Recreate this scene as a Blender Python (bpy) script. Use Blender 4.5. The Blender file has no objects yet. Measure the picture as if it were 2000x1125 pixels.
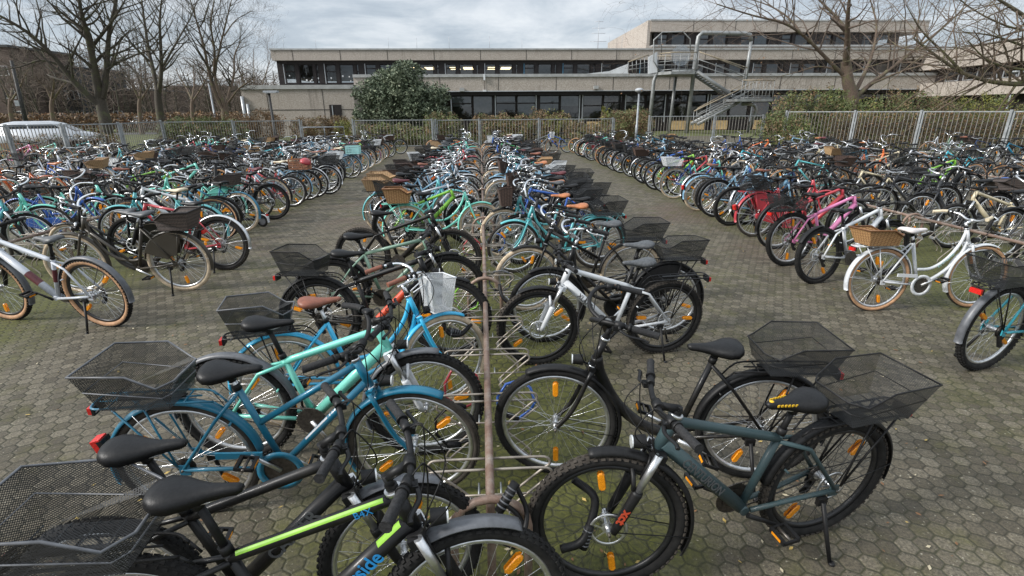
import bpy, math, random
from mathutils import Vector, Matrix
sin, cos, pi = math.sin, math.cos, math.pi
R_ = math.radians
C = bpy.context.scene.collection
V = Vector

# ------------------------------------------------------------------ camera model (used to survey positions from the photo)
CAM_H = 1.92
PITCH, ROLL, YAW = R_(19.1), R_(0.4), R_(3.2)
_f = V((sin(YAW)*cos(PITCH), cos(YAW)*cos(PITCH), -sin(PITCH)))
_r0 = V((cos(YAW), -sin(YAW), 0))
_u0 = _r0.cross(_f)
_r = _r0*cos(ROLL) - _u0*sin(ROLL)
_u = _u0*cos(ROLL) + _r0*sin(ROLL)
EYE = V((0, 0, CAM_H))

def ray(px, py):
    return _f + _r*((px-1000)/1000.0) - _u*((py-562.5)/1000.0)

def onz(px, py, z=0.0):
    d = ray(px, py)
    return EYE + d*((z-CAM_H)/d.z)

def aty(px, py, y):
    d = ray(px, py)
    return EYE + d*(y/d.y)

# ------------------------------------------------------------------ materials
def new_mat(name):
    m = bpy.data.materials.new(name)
    m.use_nodes = True
    nt = m.node_tree
    b = nt.nodes['Principled BSDF']
    return m, nt, b

def N(nt, typ, **kw):
    n = nt.nodes.new(typ)
    for k, v in kw.items():
        setattr(n, k, v)
    return n

def L(nt, a, b):
    nt.links.new(a, b)

def math_node(nt, op, a, b=None, clamp=False):
    n = N(nt, 'ShaderNodeMath', operation=op, use_clamp=clamp)
    for i, x in enumerate((a, b)):
        if x is None:
            continue
        if isinstance(x, (int, float)):
            n.inputs[i].default_value = x
        else:
            L(nt, x, n.inputs[i])
    return n.outputs[0]

def ramp(nt, fac, stops, interp='LINEAR'):
    r = N(nt, 'ShaderNodeValToRGB')
    r.color_ramp.interpolation = interp
    el = r.color_ramp.elements
    while len(el) < len(stops):
        el.new(0.5)
    for e, (p, c) in zip(el, stops):
        e.position = p
        e.color = (c[0], c[1], c[2], 1) if len(c) == 3 else c
    L(nt, fac, r.inputs[0])
    return r.outputs[0]

def noise(nt, scale, detail=4, rough=.55, vec=None, coord='Object', dist=0):
    n = N(nt, 'ShaderNodeTexNoise')
    n.inputs['Scale'].default_value = scale
    n.inputs['Detail'].default_value = detail
    n.inputs['Roughness'].default_value = rough
    n.inputs['Distortion'].default_value = dist
    if vec is None:
        tc = N(nt, 'ShaderNodeTexCoord')
        vec = tc.outputs[coord]
    L(nt, vec, n.inputs['Vector'])
    return n.outputs['Fac']

def mixc(nt, fac, a, b, mode='MIX'):
    n = N(nt, 'ShaderNodeMix', data_type='RGBA', blend_type=mode)
    for sock, x in ((n.inputs['Factor'], fac), (n.inputs['A'], a), (n.inputs['B'], b)):
        if isinstance(x, (int, float)):
            sock.default_value = x
        elif isinstance(x, tuple):
            sock.default_value = (x[0], x[1], x[2], 1)
        else:
            L(nt, x, sock)
    return n.outputs['Result']

def bump(nt, b, h, strength=.4, dist=.01):
    n = N(nt, 'ShaderNodeBump')
    n.inputs['Strength'].default_value = strength
    n.inputs['Distance'].default_value = dist
    L(nt, h, n.inputs['Height'])
    L(nt, n.outputs[0], b.inputs['Normal'])

def mat_paint(name, col, rough=.34, metal=0.0, coat=.35, dirt=.25):
    """Bicycle lacquer: colour with a dusty film, scuffs and uneven gloss."""
    m, nt, b = new_mat(name)
    n1 = noise(nt, 7, 5, .6)
    n2 = noise(nt, 60, 3, .6)
    lum = max(col)
    dirt = dirt*(.35 if lum < .1 else .6)
    d = math_node(nt, 'MULTIPLY', ramp(nt, n1, [(.48, (0, 0, 0)), (.75, (1, 1, 1))]), dirt)
    tcz = N(nt, 'ShaderNodeTexCoord')
    spz = N(nt, 'ShaderNodeSeparateXYZ')
    L(nt, tcz.outputs['Object'], spz.inputs[0])
    mud = math_node(nt, 'MULTIPLY', ramp(nt, spz.outputs[2], [(.22, (1, 1, 1)), (.55, (0, 0, 0))]), ramp(nt, noise(nt, 34, 4, .7), [(.45, (0, 0, 0)), (.62, (1, 1, 1))]))
    c = mixc(nt, d, col, (.16, .14, .11))
    c = mixc(nt, math_node(nt, 'MULTIPLY', mud, .30), c, (.10, .085, .06))
    sc = ramp(nt, n2, [(.68, (0, 0, 0)), (.76, (1, 1, 1))])
    c = mixc(nt, math_node(nt, 'MULTIPLY', sc, .10 if lum > .1 else .05), c, (.3, .28, .25))
    L(nt, c, b.inputs['Base Color'])
    L(nt, ramp(nt, n1, [(.3, (rough,)*3), (.8, (min(1, rough+.3),)*3)]), b.inputs['Roughness'])
    b.inputs['Metallic'].default_value = metal
    b.inputs['Coat Weight'].default_value = coat if lum > .1 else coat*.4
    if lum < .1:
        b.inputs['Specular IOR Level'].default_value = .32
    b.inputs['Coat Roughness'].default_value = .12
    return m

def mat_plain(name, col, rough=.5, metal=0.0, nscale=30, var=.35, bmp=0.0, spec=.5):
    if metal < .1 and max(col) < .05:
        spec = .3
    m, nt, b = new_mat(name)
    n1 = noise(nt, nscale, 5, .6)
    lo = tuple(x*(1-var) for x in col)
    hi = tuple(min(1, x*(1+var)) for x in col)
    L(nt, ramp(nt, n1, [(.3, lo), (.7, hi)]), b.inputs['Base Color'])
    b.inputs['Roughness'].default_value = rough
    b.inputs['Metallic'].default_value = metal
    b.inputs['Specular IOR Level'].default_value = spec
    if bmp:
        bump(nt, b, n1, bmp, .004)
    return m

def mat_wiremesh(name, col, cell=.0120, wire=.36):
    """Fine expanded-metal mesh: real holes cut through by an opacity pattern in the panel's own metres (UV)."""
    m, nt, b = new_mat(name)
    uv = N(nt, 'ShaderNodeUVMap')
    sep = N(nt, 'ShaderNodeSeparateXYZ')
    L(nt, uv.outputs[0], sep.inputs[0])
    a = math_node(nt, 'ADD', sep.outputs[0], math_node(nt, 'MULTIPLY', sep.outputs[1], 1.5))
    c = math_node(nt, 'SUBTRACT', sep.outputs[0], math_node(nt, 'MULTIPLY', sep.outputs[1], 1.5))
    fa = math_node(nt, 'FRACT', math_node(nt, 'DIVIDE', a, cell))
    fc = math_node(nt, 'FRACT', math_node(nt, 'DIVIDE', c, cell))
    w = math_node(nt, 'MAXIMUM', math_node(nt, 'LESS_THAN', fa, wire), math_node(nt, 'LESS_THAN', fc, wire))
    L(nt, w, b.inputs['Alpha'])
    b.inputs['Base Color'].default_value = (*col, 1)
    b.inputs['Roughness'].default_value = .45
    return m

def mat_wicker(name, dark, light, fx=95, fy=58, vertical=False):
    m, nt, b = new_mat(name)
    uv = N(nt, 'ShaderNodeUVMap')
    sep = N(nt, 'ShaderNodeSeparateXYZ')
    L(nt, uv.outputs[0], sep.inputs[0])
    u, v = (sep.outputs[0], sep.outputs[1]) if not vertical else (sep.outputs[1], sep.outputs[0])
    # horizontal strands passing alternately in front of and behind upright stakes
    col_i = math_node(nt, 'FLOOR', math_node(nt, 'MULTIPLY', u, fy/2.2))
    row = math_node(nt, 'MULTIPLY', v, fx)
    row_i = math_node(nt, 'FLOOR', row)
    odd = math_node(nt, 'PINGPONG', math_node(nt, 'ADD', col_i, row_i), 1)
    s1 = math_node(nt, 'ABSOLUTE', math_node(nt, 'SINE', math_node(nt, 'MULTIPLY', row, pi)))
    s2 = math_node(nt, 'ABSOLUTE', math_node(nt, 'SINE', math_node(nt, 'MULTIPLY', u, fy/2.2*pi)))
    h = math_node(nt, 'MULTIPLY', s1, math_node(nt, 'ADD', math_node(nt, 'MULTIPLY', s2, .5), math_node(nt, 'MULTIPLY', odd, .5)))
    n1 = noise(nt, 40, 4)
    hh = math_node(nt, 'MULTIPLY', h, math_node(nt, 'ADD', n1, .4))
    L(nt, ramp(nt, hh, [(.05, dark), (.6, light)]), b.inputs['Base Color'])
    b.inputs['Roughness'].default_value = .55
    bump(nt, b, h, .9, .004)
    return m

M = {}
def defmats():
    P = {'black': (.006, .006, .0065), 'petrol blue': (.0, .125, .215), 'mint': (.17, .60, .49), 'sky-blue': (.03, .42, .70),
         'slate green': (.035, .062, .068), 'white': (.58, .60, .62), 'turquoise': (.10, .42, .45), 'silver': (.50, .53, .58),
         'brown-black': (.05, .043, .033), 'red': (.42, .035, .05), 'pink': (.60, .19, .38), 'lime green': (.20, .47, .04),
         'pale blue': (.19, .36, .50), 'royal blue': (.015, .09, .38), 'sage green': (.17, .28, .21), 'grey': (.16, .165, .17),
         'dark blue': (.012, .03, .085), 'cream': (.55, .48, .33), 'orange': (.62, .13, .02), 'bright green': (.03, .42, .10),
         'teal': (.03, .33, .42), 'anthracite': (.03, .032, .036)}
    for k, c in P.items():
        M[k] = mat_paint('paint_'+k.replace(' ', '_').replace('-', '_'), c)
    M['tyre'] = mat_plain('tyre_rubber', (.013, .0125, .012), .85, 0, 25, .5, .3)
    M['tyre_dusty'] = mat_plain('tyre_rubber_dusty', (.042, .036, .030), .9, 0, 18, .5, .3)
    M['cream_tyre'] = mat_plain('tyre_cream', (.50, .40, .28), .8, 0, 20, .3)
    M['tan_wall'] = mat_plain('tyre_tan_wall', (.42, .24, .13), .75, 0, 20, .3)
    M['alu'] = mat_plain('aluminium', (.62, .63, .64), .32, .9, 30, .2)
    M['chrome'] = mat_plain('chrome', (.78, .79, .8), .14, 1.0, 12, .15)
    M['spoke'] = mat_plain('spoke_steel', (.72, .73, .74), .28, .85, 30, .15)
    M['spoke_black'] = mat_plain('spoke_black', (.05, .05, .05), .4, .3, 30, .2)
    M['rim_black'] = mat_plain('rim_black', (.02, .02, .021), .38, .2, 30, .3)
    M['plastic'] = mat_plain('black_plastic', (.009, .009, .0095), .5, 0, 40, .4)
    M['grey_plastic'] = mat_plain('grey_plastic', (.10, .105, .115), .42, 0, 20, .3)
    M['rubber_grip'] = mat_plain('grip_rubber', (.022, .022, .023), .8, 0, 120, .5, .5)
    M['brown_leather'] = mat_plain('brown_leather', (.21, .075, .045), .5, 0, 25, .25, .15)
    M['tan_leather'] = mat_plain('tan_leather', (.40, .15, .06), .45, 0, 25, .25, .15)
    M['black_leather'] = mat_plain('black_vinyl', (.008, .008, .0085), .46, 0, 90, .4, .25)
    M['grey_leather'] = mat_plain('grey_vinyl', (.07, .075, .08), .5, 0, 60, .4, .2)
    M['white_leather'] = mat_plain('white_vinyl', (.62, .58, .57), .5, 0, 30, .15, .1)
    M['cream_leather'] = mat_plain('cream_vinyl', (.58, .50, .36), .5, 0, 30, .15, .1)
    M['wine_leather'] = mat_plain('wine_vinyl', (.10, .02, .025), .5, 0, 30, .2, .1)
    M['orange_lens'] = mat_plain('orange_reflector', (.85, .27, .01), .22, 0, 200, .4, .4)
    M['red_lens'] = mat_plain('red_reflector', (.55, .02, .015), .2, 0, 150, .4, .4)
    M['clear_lens'] = mat_plain('clear_lens', (.6, .62, .63), .12, .3, 100, .3, .2)
    M['chain'] = mat_plain('chain_steel', (.10, .09, .08), .45, .8, 60, .4)
    M['wire_black'] = mat_wiremesh('wire_mesh_black', (.018, .019, .02))
    M['wire_white'] = mat_wiremesh('wire_mesh_white', (.62, .64, .65), .009, .34)
    M['wicker_tan'] = mat_wicker('wicker_tan', (.14, .06, .02), (.56, .33, .14))
    M['wicker_pale'] = mat_wicker('wicker_pale', (.18, .10, .045), (.60, .41, .22))
    M['wicker_brown'] = mat_wicker('wicker_brown', (.02, .011, .008), (.13, .075, .055))
    M['wicker_dark'] = mat_wicker('wicker_dark', (.016, .012, .011), (.15, .115, .10), 120, 60, True)
    M['crate_white'] = mat_plain('crate_white', (.62, .65, .68), .5, 0, 20, .1)
    M['crate_mint'] = mat_plain('crate_mint', (.33, .58, .57), .5, 0, 20, .1)
    M['crate_wood'] = mat_plain('crate_wood', (.23, .10, .05), .6, 0, 8, .4)
    M['yellow'] = mat_plain('yellow_print', (.75, .45, .02), .5, 0, 40, .1)
    M['lime_print'] = mat_plain('lime_print', (.21, .44, .03), .45, 0, 40, .1)
    M['blue_print'] = mat_plain('blue_print', (.02, .24, .55), .4, 0, 40, .1)
    M['grey_print'] = mat_plain('grey_print', (.10, .105, .11), .4, 0, 40, .1)
    M['pale_print'] = mat_plain('pale_print', (.55, .56, .58), .4, 0, 40, .1)
    M['red_print'] = mat_plain('red_print', (.55, .07, .03), .4, 0, 40, .1)
    M['rust_steel'] = mat_rack()
    M['galv'] = mat_galv()
    M['holder_steel'] = mat_plain('holder_weathered_steel', (.31, .275, .235), .5, .4, 14, .4)

def mat_rack():
    m, nt, b = new_mat('rack_rusty_galvanised')
    n1 = noise(nt, 9, 6, .65)
    n2 = noise(nt, 70, 4, .6)
    f = math_node(nt, 'ADD', math_node(nt, 'MULTIPLY', n1, .7), math_node(nt, 'MULTIPLY', n2, .3))
    L(nt, ramp(nt, f, [(.28, (.40, .38, .35)), (.40, (.29, .23, .19)), (.54, (.22, .145, .11)), (.72, (.13, .07, .045))]), b.inputs['Base Color'])
    b.inputs['Roughness'].default_value = .55
    b.inputs['Metallic'].default_value = .25
    bump(nt, b, n2, .3, .002)
    return m

def mat_galv():
    m, nt, b = new_mat('galvanised_steel')
    n1 = noise(nt, 5, 5, .6)
    L(nt, ramp(nt, n1, [(.3, (.20, .215, .22)), (.7, (.40, .42, .43))]), b.inputs['Base Color'])
    b.inputs['Roughness'].default_value = .5
    b.inputs['Metallic'].default_value = .45
    return m

# ------------------------------------------------------------------ mesh builder
class MB:
    """Collects shapes; every face carries a material key, a smooth flag and optional UVs in metres."""
    def __init__(s):
        s.v, s.f, s.k, s.s, s.uv = [], [], [], [], []

    def add(s, pts, faces, key, smooth=True, uvs=None):
        o = len(s.v)
        s.v.extend(V(p) for p in pts)
        for i, f in enumerate(faces):
            s.f.append([o+j for j in f])
            s.k.append(key)
            s.s.append(smooth)
            s.uv.append(uvs[i] if uvs else None)

    def poly(s, pts, key, smooth=False, scale=1.0):
        """flat polygon with UVs measured along its own plane"""
        pts = [V(p) for p in pts]
        ax = (pts[1]-pts[0]).normalized()
        n = V((0, 0, 0))
        for i in range(len(pts)):
            n += pts[i].cross(pts[(i+1) % len(pts)])
        n.normalize()
        ay = n.cross(ax)
        uv = [((p-pts[0]).dot(ax)*scale, (p-pts[0]).dot(ay)*scale) for p in pts]
        s.add(pts, [list(range(len(pts)))], key, smooth, [uv])

    def box(s, c, size, key, rot=None, smooth=False):
        c = V(c)
        hx, hy, hz = size[0]/2, size[1]/2, size[2]/2
        P = [V((x, y, z)) for x in (-hx, hx) for y in (-hy, hy) for z in (-hz, hz)]
        if rot is not None:
            P = [rot @ p for p in P]
        s.add([c+p for p in P], [(0, 1, 3, 2), (4, 6, 7, 5), (0, 4, 5, 1), (2, 3, 7, 6), (0, 2, 6, 4), (1, 5, 7, 3)], key, smooth)

    def tube(s, pts, r, key, n=8, caps=True, closed=False, squash=None):
        pts = [V(p) for p in pts]
        m = len(pts)
        rad = [r]*m if isinstance(r, (int, float)) else list(r)
        tang = []
        for i in range(m):
            if closed:
                t = pts[(i+1) % m]-pts[i-1]
            else:
                t = pts[min(i+1, m-1)]-pts[max(i-1, 0)]
            tang.append(t.normalized() if t.length > 1e-9 else V((0, 0, 1)))
        a = V((0, 1, 0)) if abs(tang[0].y) < .9 else V((1, 0, 0))
        nn = (a - tang[0]*a.dot(tang[0])).normalized()
        out = []
        for i in range(m):
            nn = nn - tang[i]*nn.dot(tang[i])
            nn = nn.normalized() if nn.length > 1e-6 else tang[i].orthogonal().normalized()
            bb = tang[i].cross(nn)
            q = squash if squash else 1.0
            for j in range(n):
                w = 2*pi*j/n
                out.append(pts[i]+nn*(cos(w)*rad[i]*q)+bb*(sin(w)*rad[i]))
        F = []
        for i in range(m if closed else m-1):
            for j in range(n):
                k = (i+1) % m
                F.append((i*n+j, i*n+(j+1) % n, k*n+(j+1) % n, k*n+j))
        s.add(out, F, key, True)
        if caps and not closed:
            o = len(s.v)-m*n
            for base, rev in ((o, True), (o+(m-1)*n, False)):
                f = [base+j for j in range(n)]
                s.f.append(f[::-1] if rev else f)
                s.k.append(key); s.s.append(False); s.uv.append(None)

    def ring(s, Rr, prof, key, nu=40, a0=0.0, a1=2*pi, keys=None, c=(0, 0, 0), caps=False):
        """sweep a closed profile [(radial, y)] about the local y axis at radius Rr"""
        full = abs(a1-a0-2*pi) < 1e-6
        m = nu if full else nu+1
        n = len(prof)
        out = []
        for i in range(m):
            a = a0+(a1-a0)*i/nu
            for (dr, y) in prof:
                out.append((c[0]+cos(a)*(Rr+dr), c[1]+y, c[2]+sin(a)*(Rr+dr)))
        o = len(s.v)
        s.v.extend(V(p) for p in out)
        for i in range(nu):
            k = (i+1) % m
            for j in range(n):
                j2 = (j+1) % n
                s.f.append([o+i*n+j, o+k*n+j, o+k*n+j2, o+i*n+j2])
                s.k.append(keys[j] if keys else key); s.s.append(True); s.uv.append(None)
        if not full:
            for b_ in (0, m-1):
                s.f.append([o+b_*n+j for j in range(n)]); s.k.append(key); s.s.append(False); s.uv.append(None)

    def disc(s, c, r, t, key, n=20, axis='y', r2=None):
        """short cylinder about y (or z/x)"""
        c = V(c)
        P = []
        for h, rr in ((-t/2, r), (t/2, r2 if r2 is not None else r)):
            for j in range(n):
                w = 2*pi*j/n
                p = (cos(w)*rr, h, sin(w)*rr) if axis == 'y' else ((cos(w)*rr, sin(w)*rr, h) if axis == 'z' else (h, cos(w)*rr, sin(w)*rr))
                P.append(c+V(p))
        s.add(P, [(j, (j+1) % n, n+(j+1) % n, n+j) for j in range(n)], key, True)
        s.add(P[:n], [list(range(n))], key, False)
        s.add(P[n:], [list(range(n))], key, False)

    def loft(s, secs, key, closed_ends=True):
        n = len(secs[0])
        F = []
        for i in range(len(secs)-1):
            for j in range(n):
                F.append((i*n+j, i*n+(j+1) % n, (i+1)*n+(j+1) % n, (i+1)*n+j))
        if closed_ends:
            F.append(tuple(range(n))[::-1])
            F.append(tuple((len(secs)-1)*n+j for j in range(n)))
        s.add([p for q in secs for p in q], F, key, True)

    def ball(s, c, r, key, nu=10, nv=7, sc=(1, 1, 1)):
        c = V(c)
        P, F = [], []
        for i in range(nv+1):
            t = pi*i/nv
            for j in range(nu):
                w = 2*pi*j/nu
                P.append(c+V((sin(t)*cos(w)*r*sc[0], sin(t)*sin(w)*r*sc[1], cos(t)*r*sc[2])))
        for i in range(nv):
            for j in range(nu):
                F.append((i*nu+j, (i+1)*nu+j, (i+1)*nu+(j+1) % nu, i*nu+(j+1) % nu))
        s.add(P, F, key, True)

    def merge(s, o, mat=None, remap=None):
        off = len(s.v)
        s.v.extend((mat @ p) if mat is not None else p for p in o.v)
        s.f.extend([off+i for i in f] for f in o.f)
        s.k.extend((remap.get(k, k) for k in o.k) if remap else o.k)
        s.s.extend(o.s); s.uv.extend(o.uv)

    def mesh(s, name):
        me = bpy.data.meshes.new(name)
        me.from_pydata([tuple(p) for p in s.v], [], s.f)
        keys = []
        for k in s.k:
            if k not in keys:
                keys.append(k)
        idx = {k: i for i, k in enumerate(keys)}
        for k in keys:
            me.materials.append(M.get(k))
        me.polygons.foreach_set('material_index', [idx[k] for k in s.k])
        me.polygons.foreach_set('use_smooth', s.s)
        if any(u is not None for u in s.uv):
            ul = me.uv_layers.new(name='UVMap')
            flat = []
            for f, u in zip(s.f, s.uv):
                if u is None:
                    flat.extend([0.0]*(2*len(f)))
                else:
                    for a in u:
                        flat.extend(a)
            ul.data.foreach_set('uv', flat)
        me.update()
        return me, keys

def link(name, me, parent=None, mat=None, keys=None, over=None):
    o = bpy.data.objects.new(name, me)
    C.objects.link(o)
    if parent is not None:
        o.parent = parent
    if mat is not None:
        o.matrix_local = mat
    if over and keys:
        for i, k in enumerate(keys):
            if k in over:
                sl = o.material_slots[i]
                sl.link = 'OBJECT'
                sl.material = M[over[k]]
    return o

def obj(name, mb, parent=None, mat=None):
    me, keys = mb.mesh(name)
    return link(name, me, parent, mat)

def empty(name, loc=(0, 0, 0), rz=0.0, roll=0.0, sc=1.0):
    o = bpy.data.objects.new(name, None)
    o.empty_display_size = .2
    C.objects.link(o)
    o.location = loc
    o.rotation_euler = (roll, 0, rz)
    o.scale = (sc, sc, sc)
    return o

def tag(o, label=None, cat=None, group=None, kind=None):
    for k, v in (('label', label), ('category', cat), ('group', group), ('kind', kind)):
        if v:
            o[k] = v
    return o

def smooth_path(pts, k=5):
    """Catmull-Rom through the points"""
    pts = [V(p) for p in pts]
    P = [pts[0]*2-pts[1]]+pts+[pts[-1]*2-pts[-2]]
    out = []
    for i in range(1, len(P)-2):
        for j in range(k):
            t = j/k
            a, b, c, d = P[i-1], P[i], P[i+1], P[i+2]
            out.append(.5*((2*b)+(c-a)*t+(2*a-5*b+4*c-d)*t*t+(3*b-a-3*c+d)*t*t*t))
    out.append(pts[-1])
    return out

_fonts = {}
def text_mesh(txt, size, key, extrude=.0008, bold=0.0):
    cu = bpy.data.curves.new('lettering', 'FONT')
    cu.body = txt
    cu.size = size
    cu.align_x = 'CENTER'
    cu.align_y = 'CENTER'
    cu.extrude = extrude
    cu.offset = bold
    o = bpy.data.objects.new('lettering', cu)
    C.objects.link(o)
    dg = bpy.context.evaluated_depsgraph_get()
    me = bpy.data.meshes.new_from_object(o.evaluated_get(dg))
    bpy.data.objects.remove(o)
    me.materials.clear()
    me.materials.append(M[key])
    return me
# ------------------------------------------------------------------ bicycle geometry (local: x forward, z up, rear axle above the origin)
WB, WR = 1.12, .345
AX = V((-.342, 0, .940))                       # steering axis
A0 = V((1.073, 0, .328))
CROWN = A0+AX*.40
HTB, HTT = A0+AX*.415, A0+AX*.575
BB = V((.45, 0, .285))
SD = V((-.292, 0, .956))
def st(d): return BB+SD*d
RA = V((0, 0, WR))

def two(mb, pts, r, key, n):
    mb.tube(pts, r, key, n)
    mb.tube([(p[0], -p[1], p[2]) for p in pts], r, key, n)

def g_frame(t, q):
    mb = MB()
    n = (5, 8, 14)[q]
    fat = 1.5 if t == 'mtb' else 1.0
    K = 'frame'
    mb.tube([HTB-AX*.01, HTT+AX*.005], .021*fat**.5, K, n)
    if q == 2:
        for p in (HTB-AX*.012, HTT+AX*.0):
            mb.tube([p, p+AX*.014], .0245*fat**.5, 'alu', n)
        mb.tube([BB+V((0, -.036, 0)), BB+V((0, .036, 0))], .023, K, 14)
    top = .50
    hb = HTB+AX*.035
    ht = HTT-AX*.022
    if t in ('dia', 'mtb'):
        top = .43 if t == 'mtb' else .50
        cl = st(top-.04)
        mb.tube([hb, BB], .021*fat, K, n, squash=1.0)
        if t == 'mtb':
            mid = ht.lerp(cl, .55)
            mb.tube(smooth_path([ht, mid, cl], 4), [.021]*9, K, n)
        else:
            mb.tube([ht, cl], .0165, K, n)
        stay_top = st(top-.05)
    elif t == 'trap':
        mb.tube([hb, BB], .0185, K, n)
        mb.tube([ht, st(.27)], .0165, K, n)
        stay_top = st(.47)
    elif t == 'step':                           # one low, thick, curved main tube
        P = [hb+AX*.02, (.885, 0, .66), (.79, 0, .485), (.66, 0, .36), (.54, 0, .305), BB]
        mb.tube(smooth_path(P, 5 if q else 3), .031 if q else .029, K, n)
        stay_top = st(.47)
    elif t == 'double':                         # two parallel swept tubes
        P = [hb-AX*.005, (.875, 0, .60), (.75, 0, .44), (.60, 0, .335), BB]
        mb.tube(smooth_path(P, 5 if q else 3), .0165, K, n)
        P = [ht, (.835, 0, .70), (.72, 0, .545), (.57, 0, .455), st(.17)]
        mb.tube(smooth_path(P, 5 if q else 3), .0155, K, n)
        stay_top = st(.47)
    else:                                       # 'dutch': one deep swan-neck tube and a straight one under it
        P = [ht, (.855, 0, .66), (.775, 0, .50), (.65, 0, .40), (.50, 0, .37), st(.10)]
        mb.tube(smooth_path(P, 5 if q else 3), .0155, K, n)
        mb.tube([hb, BB], .0155, K, n)
        stay_top = st(.47)
    mb.tube([BB, st(top)], .0165 if t != 'mtb' else .018, K, n)
    a = BB+V((-.03, .030, 0))
    two(mb, [a, (.20, .045, .312), (.0, .068, WR)], .0105 if t != 'mtb' else .012, K, max(4, n-4))
    two(mb, [stay_top+V((0, .014, 0)), (.19, .045, .60), (0, .068, WR)], .0085 if t != 'mtb' else .0105, K, max(4, n-4))
    if q == 2:
        for y in (.066, -.066):
            mb.box((.005, y, WR-.005), (.05, .007, .06), K)
        mb.tube([st(top)-SD*.02, st(top)+SD*.012], .0205, 'plastic', 12)
        mb.tube([stay_top+V((-.06, -.05, -.16)), stay_top+V((-.06, .05, -.16))], .006, K, 6)
    return mb

def g_tyre(t, q):
    mb = MB()
    w = {'city': .038, 'mtb': .054, 'fat': .064, 'trek': .044}[t]
    m = w/2
    nv = (4, 6, 10)[q]
    prof, keys = [], []
    for j in range(nv):
        a = 2*pi*(j+.5)/nv
        prof.append((cos(a)*m, sin(a)*m))
        an = (2*pi*(j+1)/nv)
        keys.append('tyre' if cos(an) > .35 else 'wall')
    mb.ring(WR-m, prof, 'tyre', (20, 32, 64)[q], keys=keys)
    if q == 2 and t in ('mtb', 'fat'):
        na = 66
        for i in range(na):
            for j, (ph, le, wi) in enumerate(((-.95, .022, .010), (-.36, .017, .012), (.36, .017, .012), (.95, .022, .010))):
                a = 2*pi*(i+(.5 if j in (1, 3) else 0))/na
                rot = Matrix.Rotation(-a, 3, 'Y') @ Matrix.Rotation(ph, 3, 'Z')
                cr = WR-m
                c = V((cos(a)*(cr+cos(ph)*(m+.001)), sin(ph)*(m+.001), sin(a)*(cr+cos(ph)*(m+.001))))
                mb.box(c, (.008, wi, le*.8), 'tyre', rot)
    elif q == 2:
        na = 90
        for i in range(na):
            for ph in (-.62, .62):
                a = 2*pi*(i+(.5 if ph > 0 else 0))/na
                rot = Matrix.Rotation(-a, 3, 'Y') @ Matrix.Rotation(ph, 3, 'Z')
                cr = WR-m
                c = V((cos(a)*(cr+cos(ph)*m), sin(ph)*m, sin(a)*(cr+cos(ph)*m)))
                mb.box(c, (.003, .012, .016), 'tyre', rot)
    return mb, w

def g_rim(t, q, rear=False):
    mb = MB()
    w = {'city': .038, 'mtb': .054, 'fat': .064, 'trek': .044}[t]
    rr = WR-w-.007
    hw = .0125
    nu = (20, 32, 64)[q]
    prof = [(.010, hw), (.010, -hw), (-.008, -hw*.75), (-.014, 0), (-.008, hw*.75)] if q else [(.010, hw), (.010, -hw), (-.012, 0)]
    mb.ring(rr, prof, 'rim', nu)
    fl = .032
    if q:
        mb.tube([(0, -.052, 0), (0, -fl, 0), (0, fl, 0), (0, .052, 0)], [.009, .016, .016, .009], 'alu', 10)
        for y in (-fl, fl):
            mb.disc((0, y, 0), .027, .005, 'alu', 14)
        mb.tube([(0, -.085, 0), (0, .085, 0)], .006, 'chain', 6)
    else:
        mb.tube([(0, -.05, 0), (0, .05, 0)], .02, 'alu', 5)
    ns = (14, 28, 32)[q]
    for i in range(ns):
        a = 2*pi*i/ns
        y = fl if i % 2 else -fl
        off = .55 if (i//2) % 2 else -.55
        mb.tube([(cos(a+off)*.025, y, sin(a+off)*.025), (cos(a)*(rr-.012), 0, sin(a)*(rr-.012))],
                (.0022, .0017, .00125)[q], 'spoke', 3, caps=False)
    if rear and q:
        for i, (r_, y) in enumerate(((.048, -.040), (.042, -.044), (.036, -.048), (.03, -.052))):
            mb.disc((0, y, 0), r_, .0025, 'chain', 18 if q == 2 else 10)
    if t in ('mtb', 'fat') and q:
        mb.ring(.075, [(.008, .046), (.008, .0445), (-.008, .0445), (-.008, .046)], 'alu', 26)
        for i in range(6):
            a = i*pi/3
            mb.box((cos(a)*.045, .045, sin(a)*.045), (.05, .0015, .007), 'alu', Matrix.Rotation(-a, 3, 'Y'))
    return mb

def g_reflector(q):
    """orange spoke reflector lying along the spokes"""
    mb = MB()
    for y in ((.008, -.008) if q else (0,)):
        s = 1 if y >= 0 else -1
        P = [(-.045, y, -.006), (-.035, y, -.015), (.035, y, -.015), (.045, y, -.006), (.045, y, .006), (.035, y, .015), (-.035, y, .015), (-.045, y, .006)]
        T = [(p[0]*.86, y+s*.005, p[2]*.8) for p in P]
        n = 8
        mb.add(P+T, [(i, (i+1) % n, n+(i+1) % n, n+i) for i in range(n)]+[tuple(range(n, 2*n)), tuple(range(n))], 'orange_lens', False)
    return mb

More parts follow.
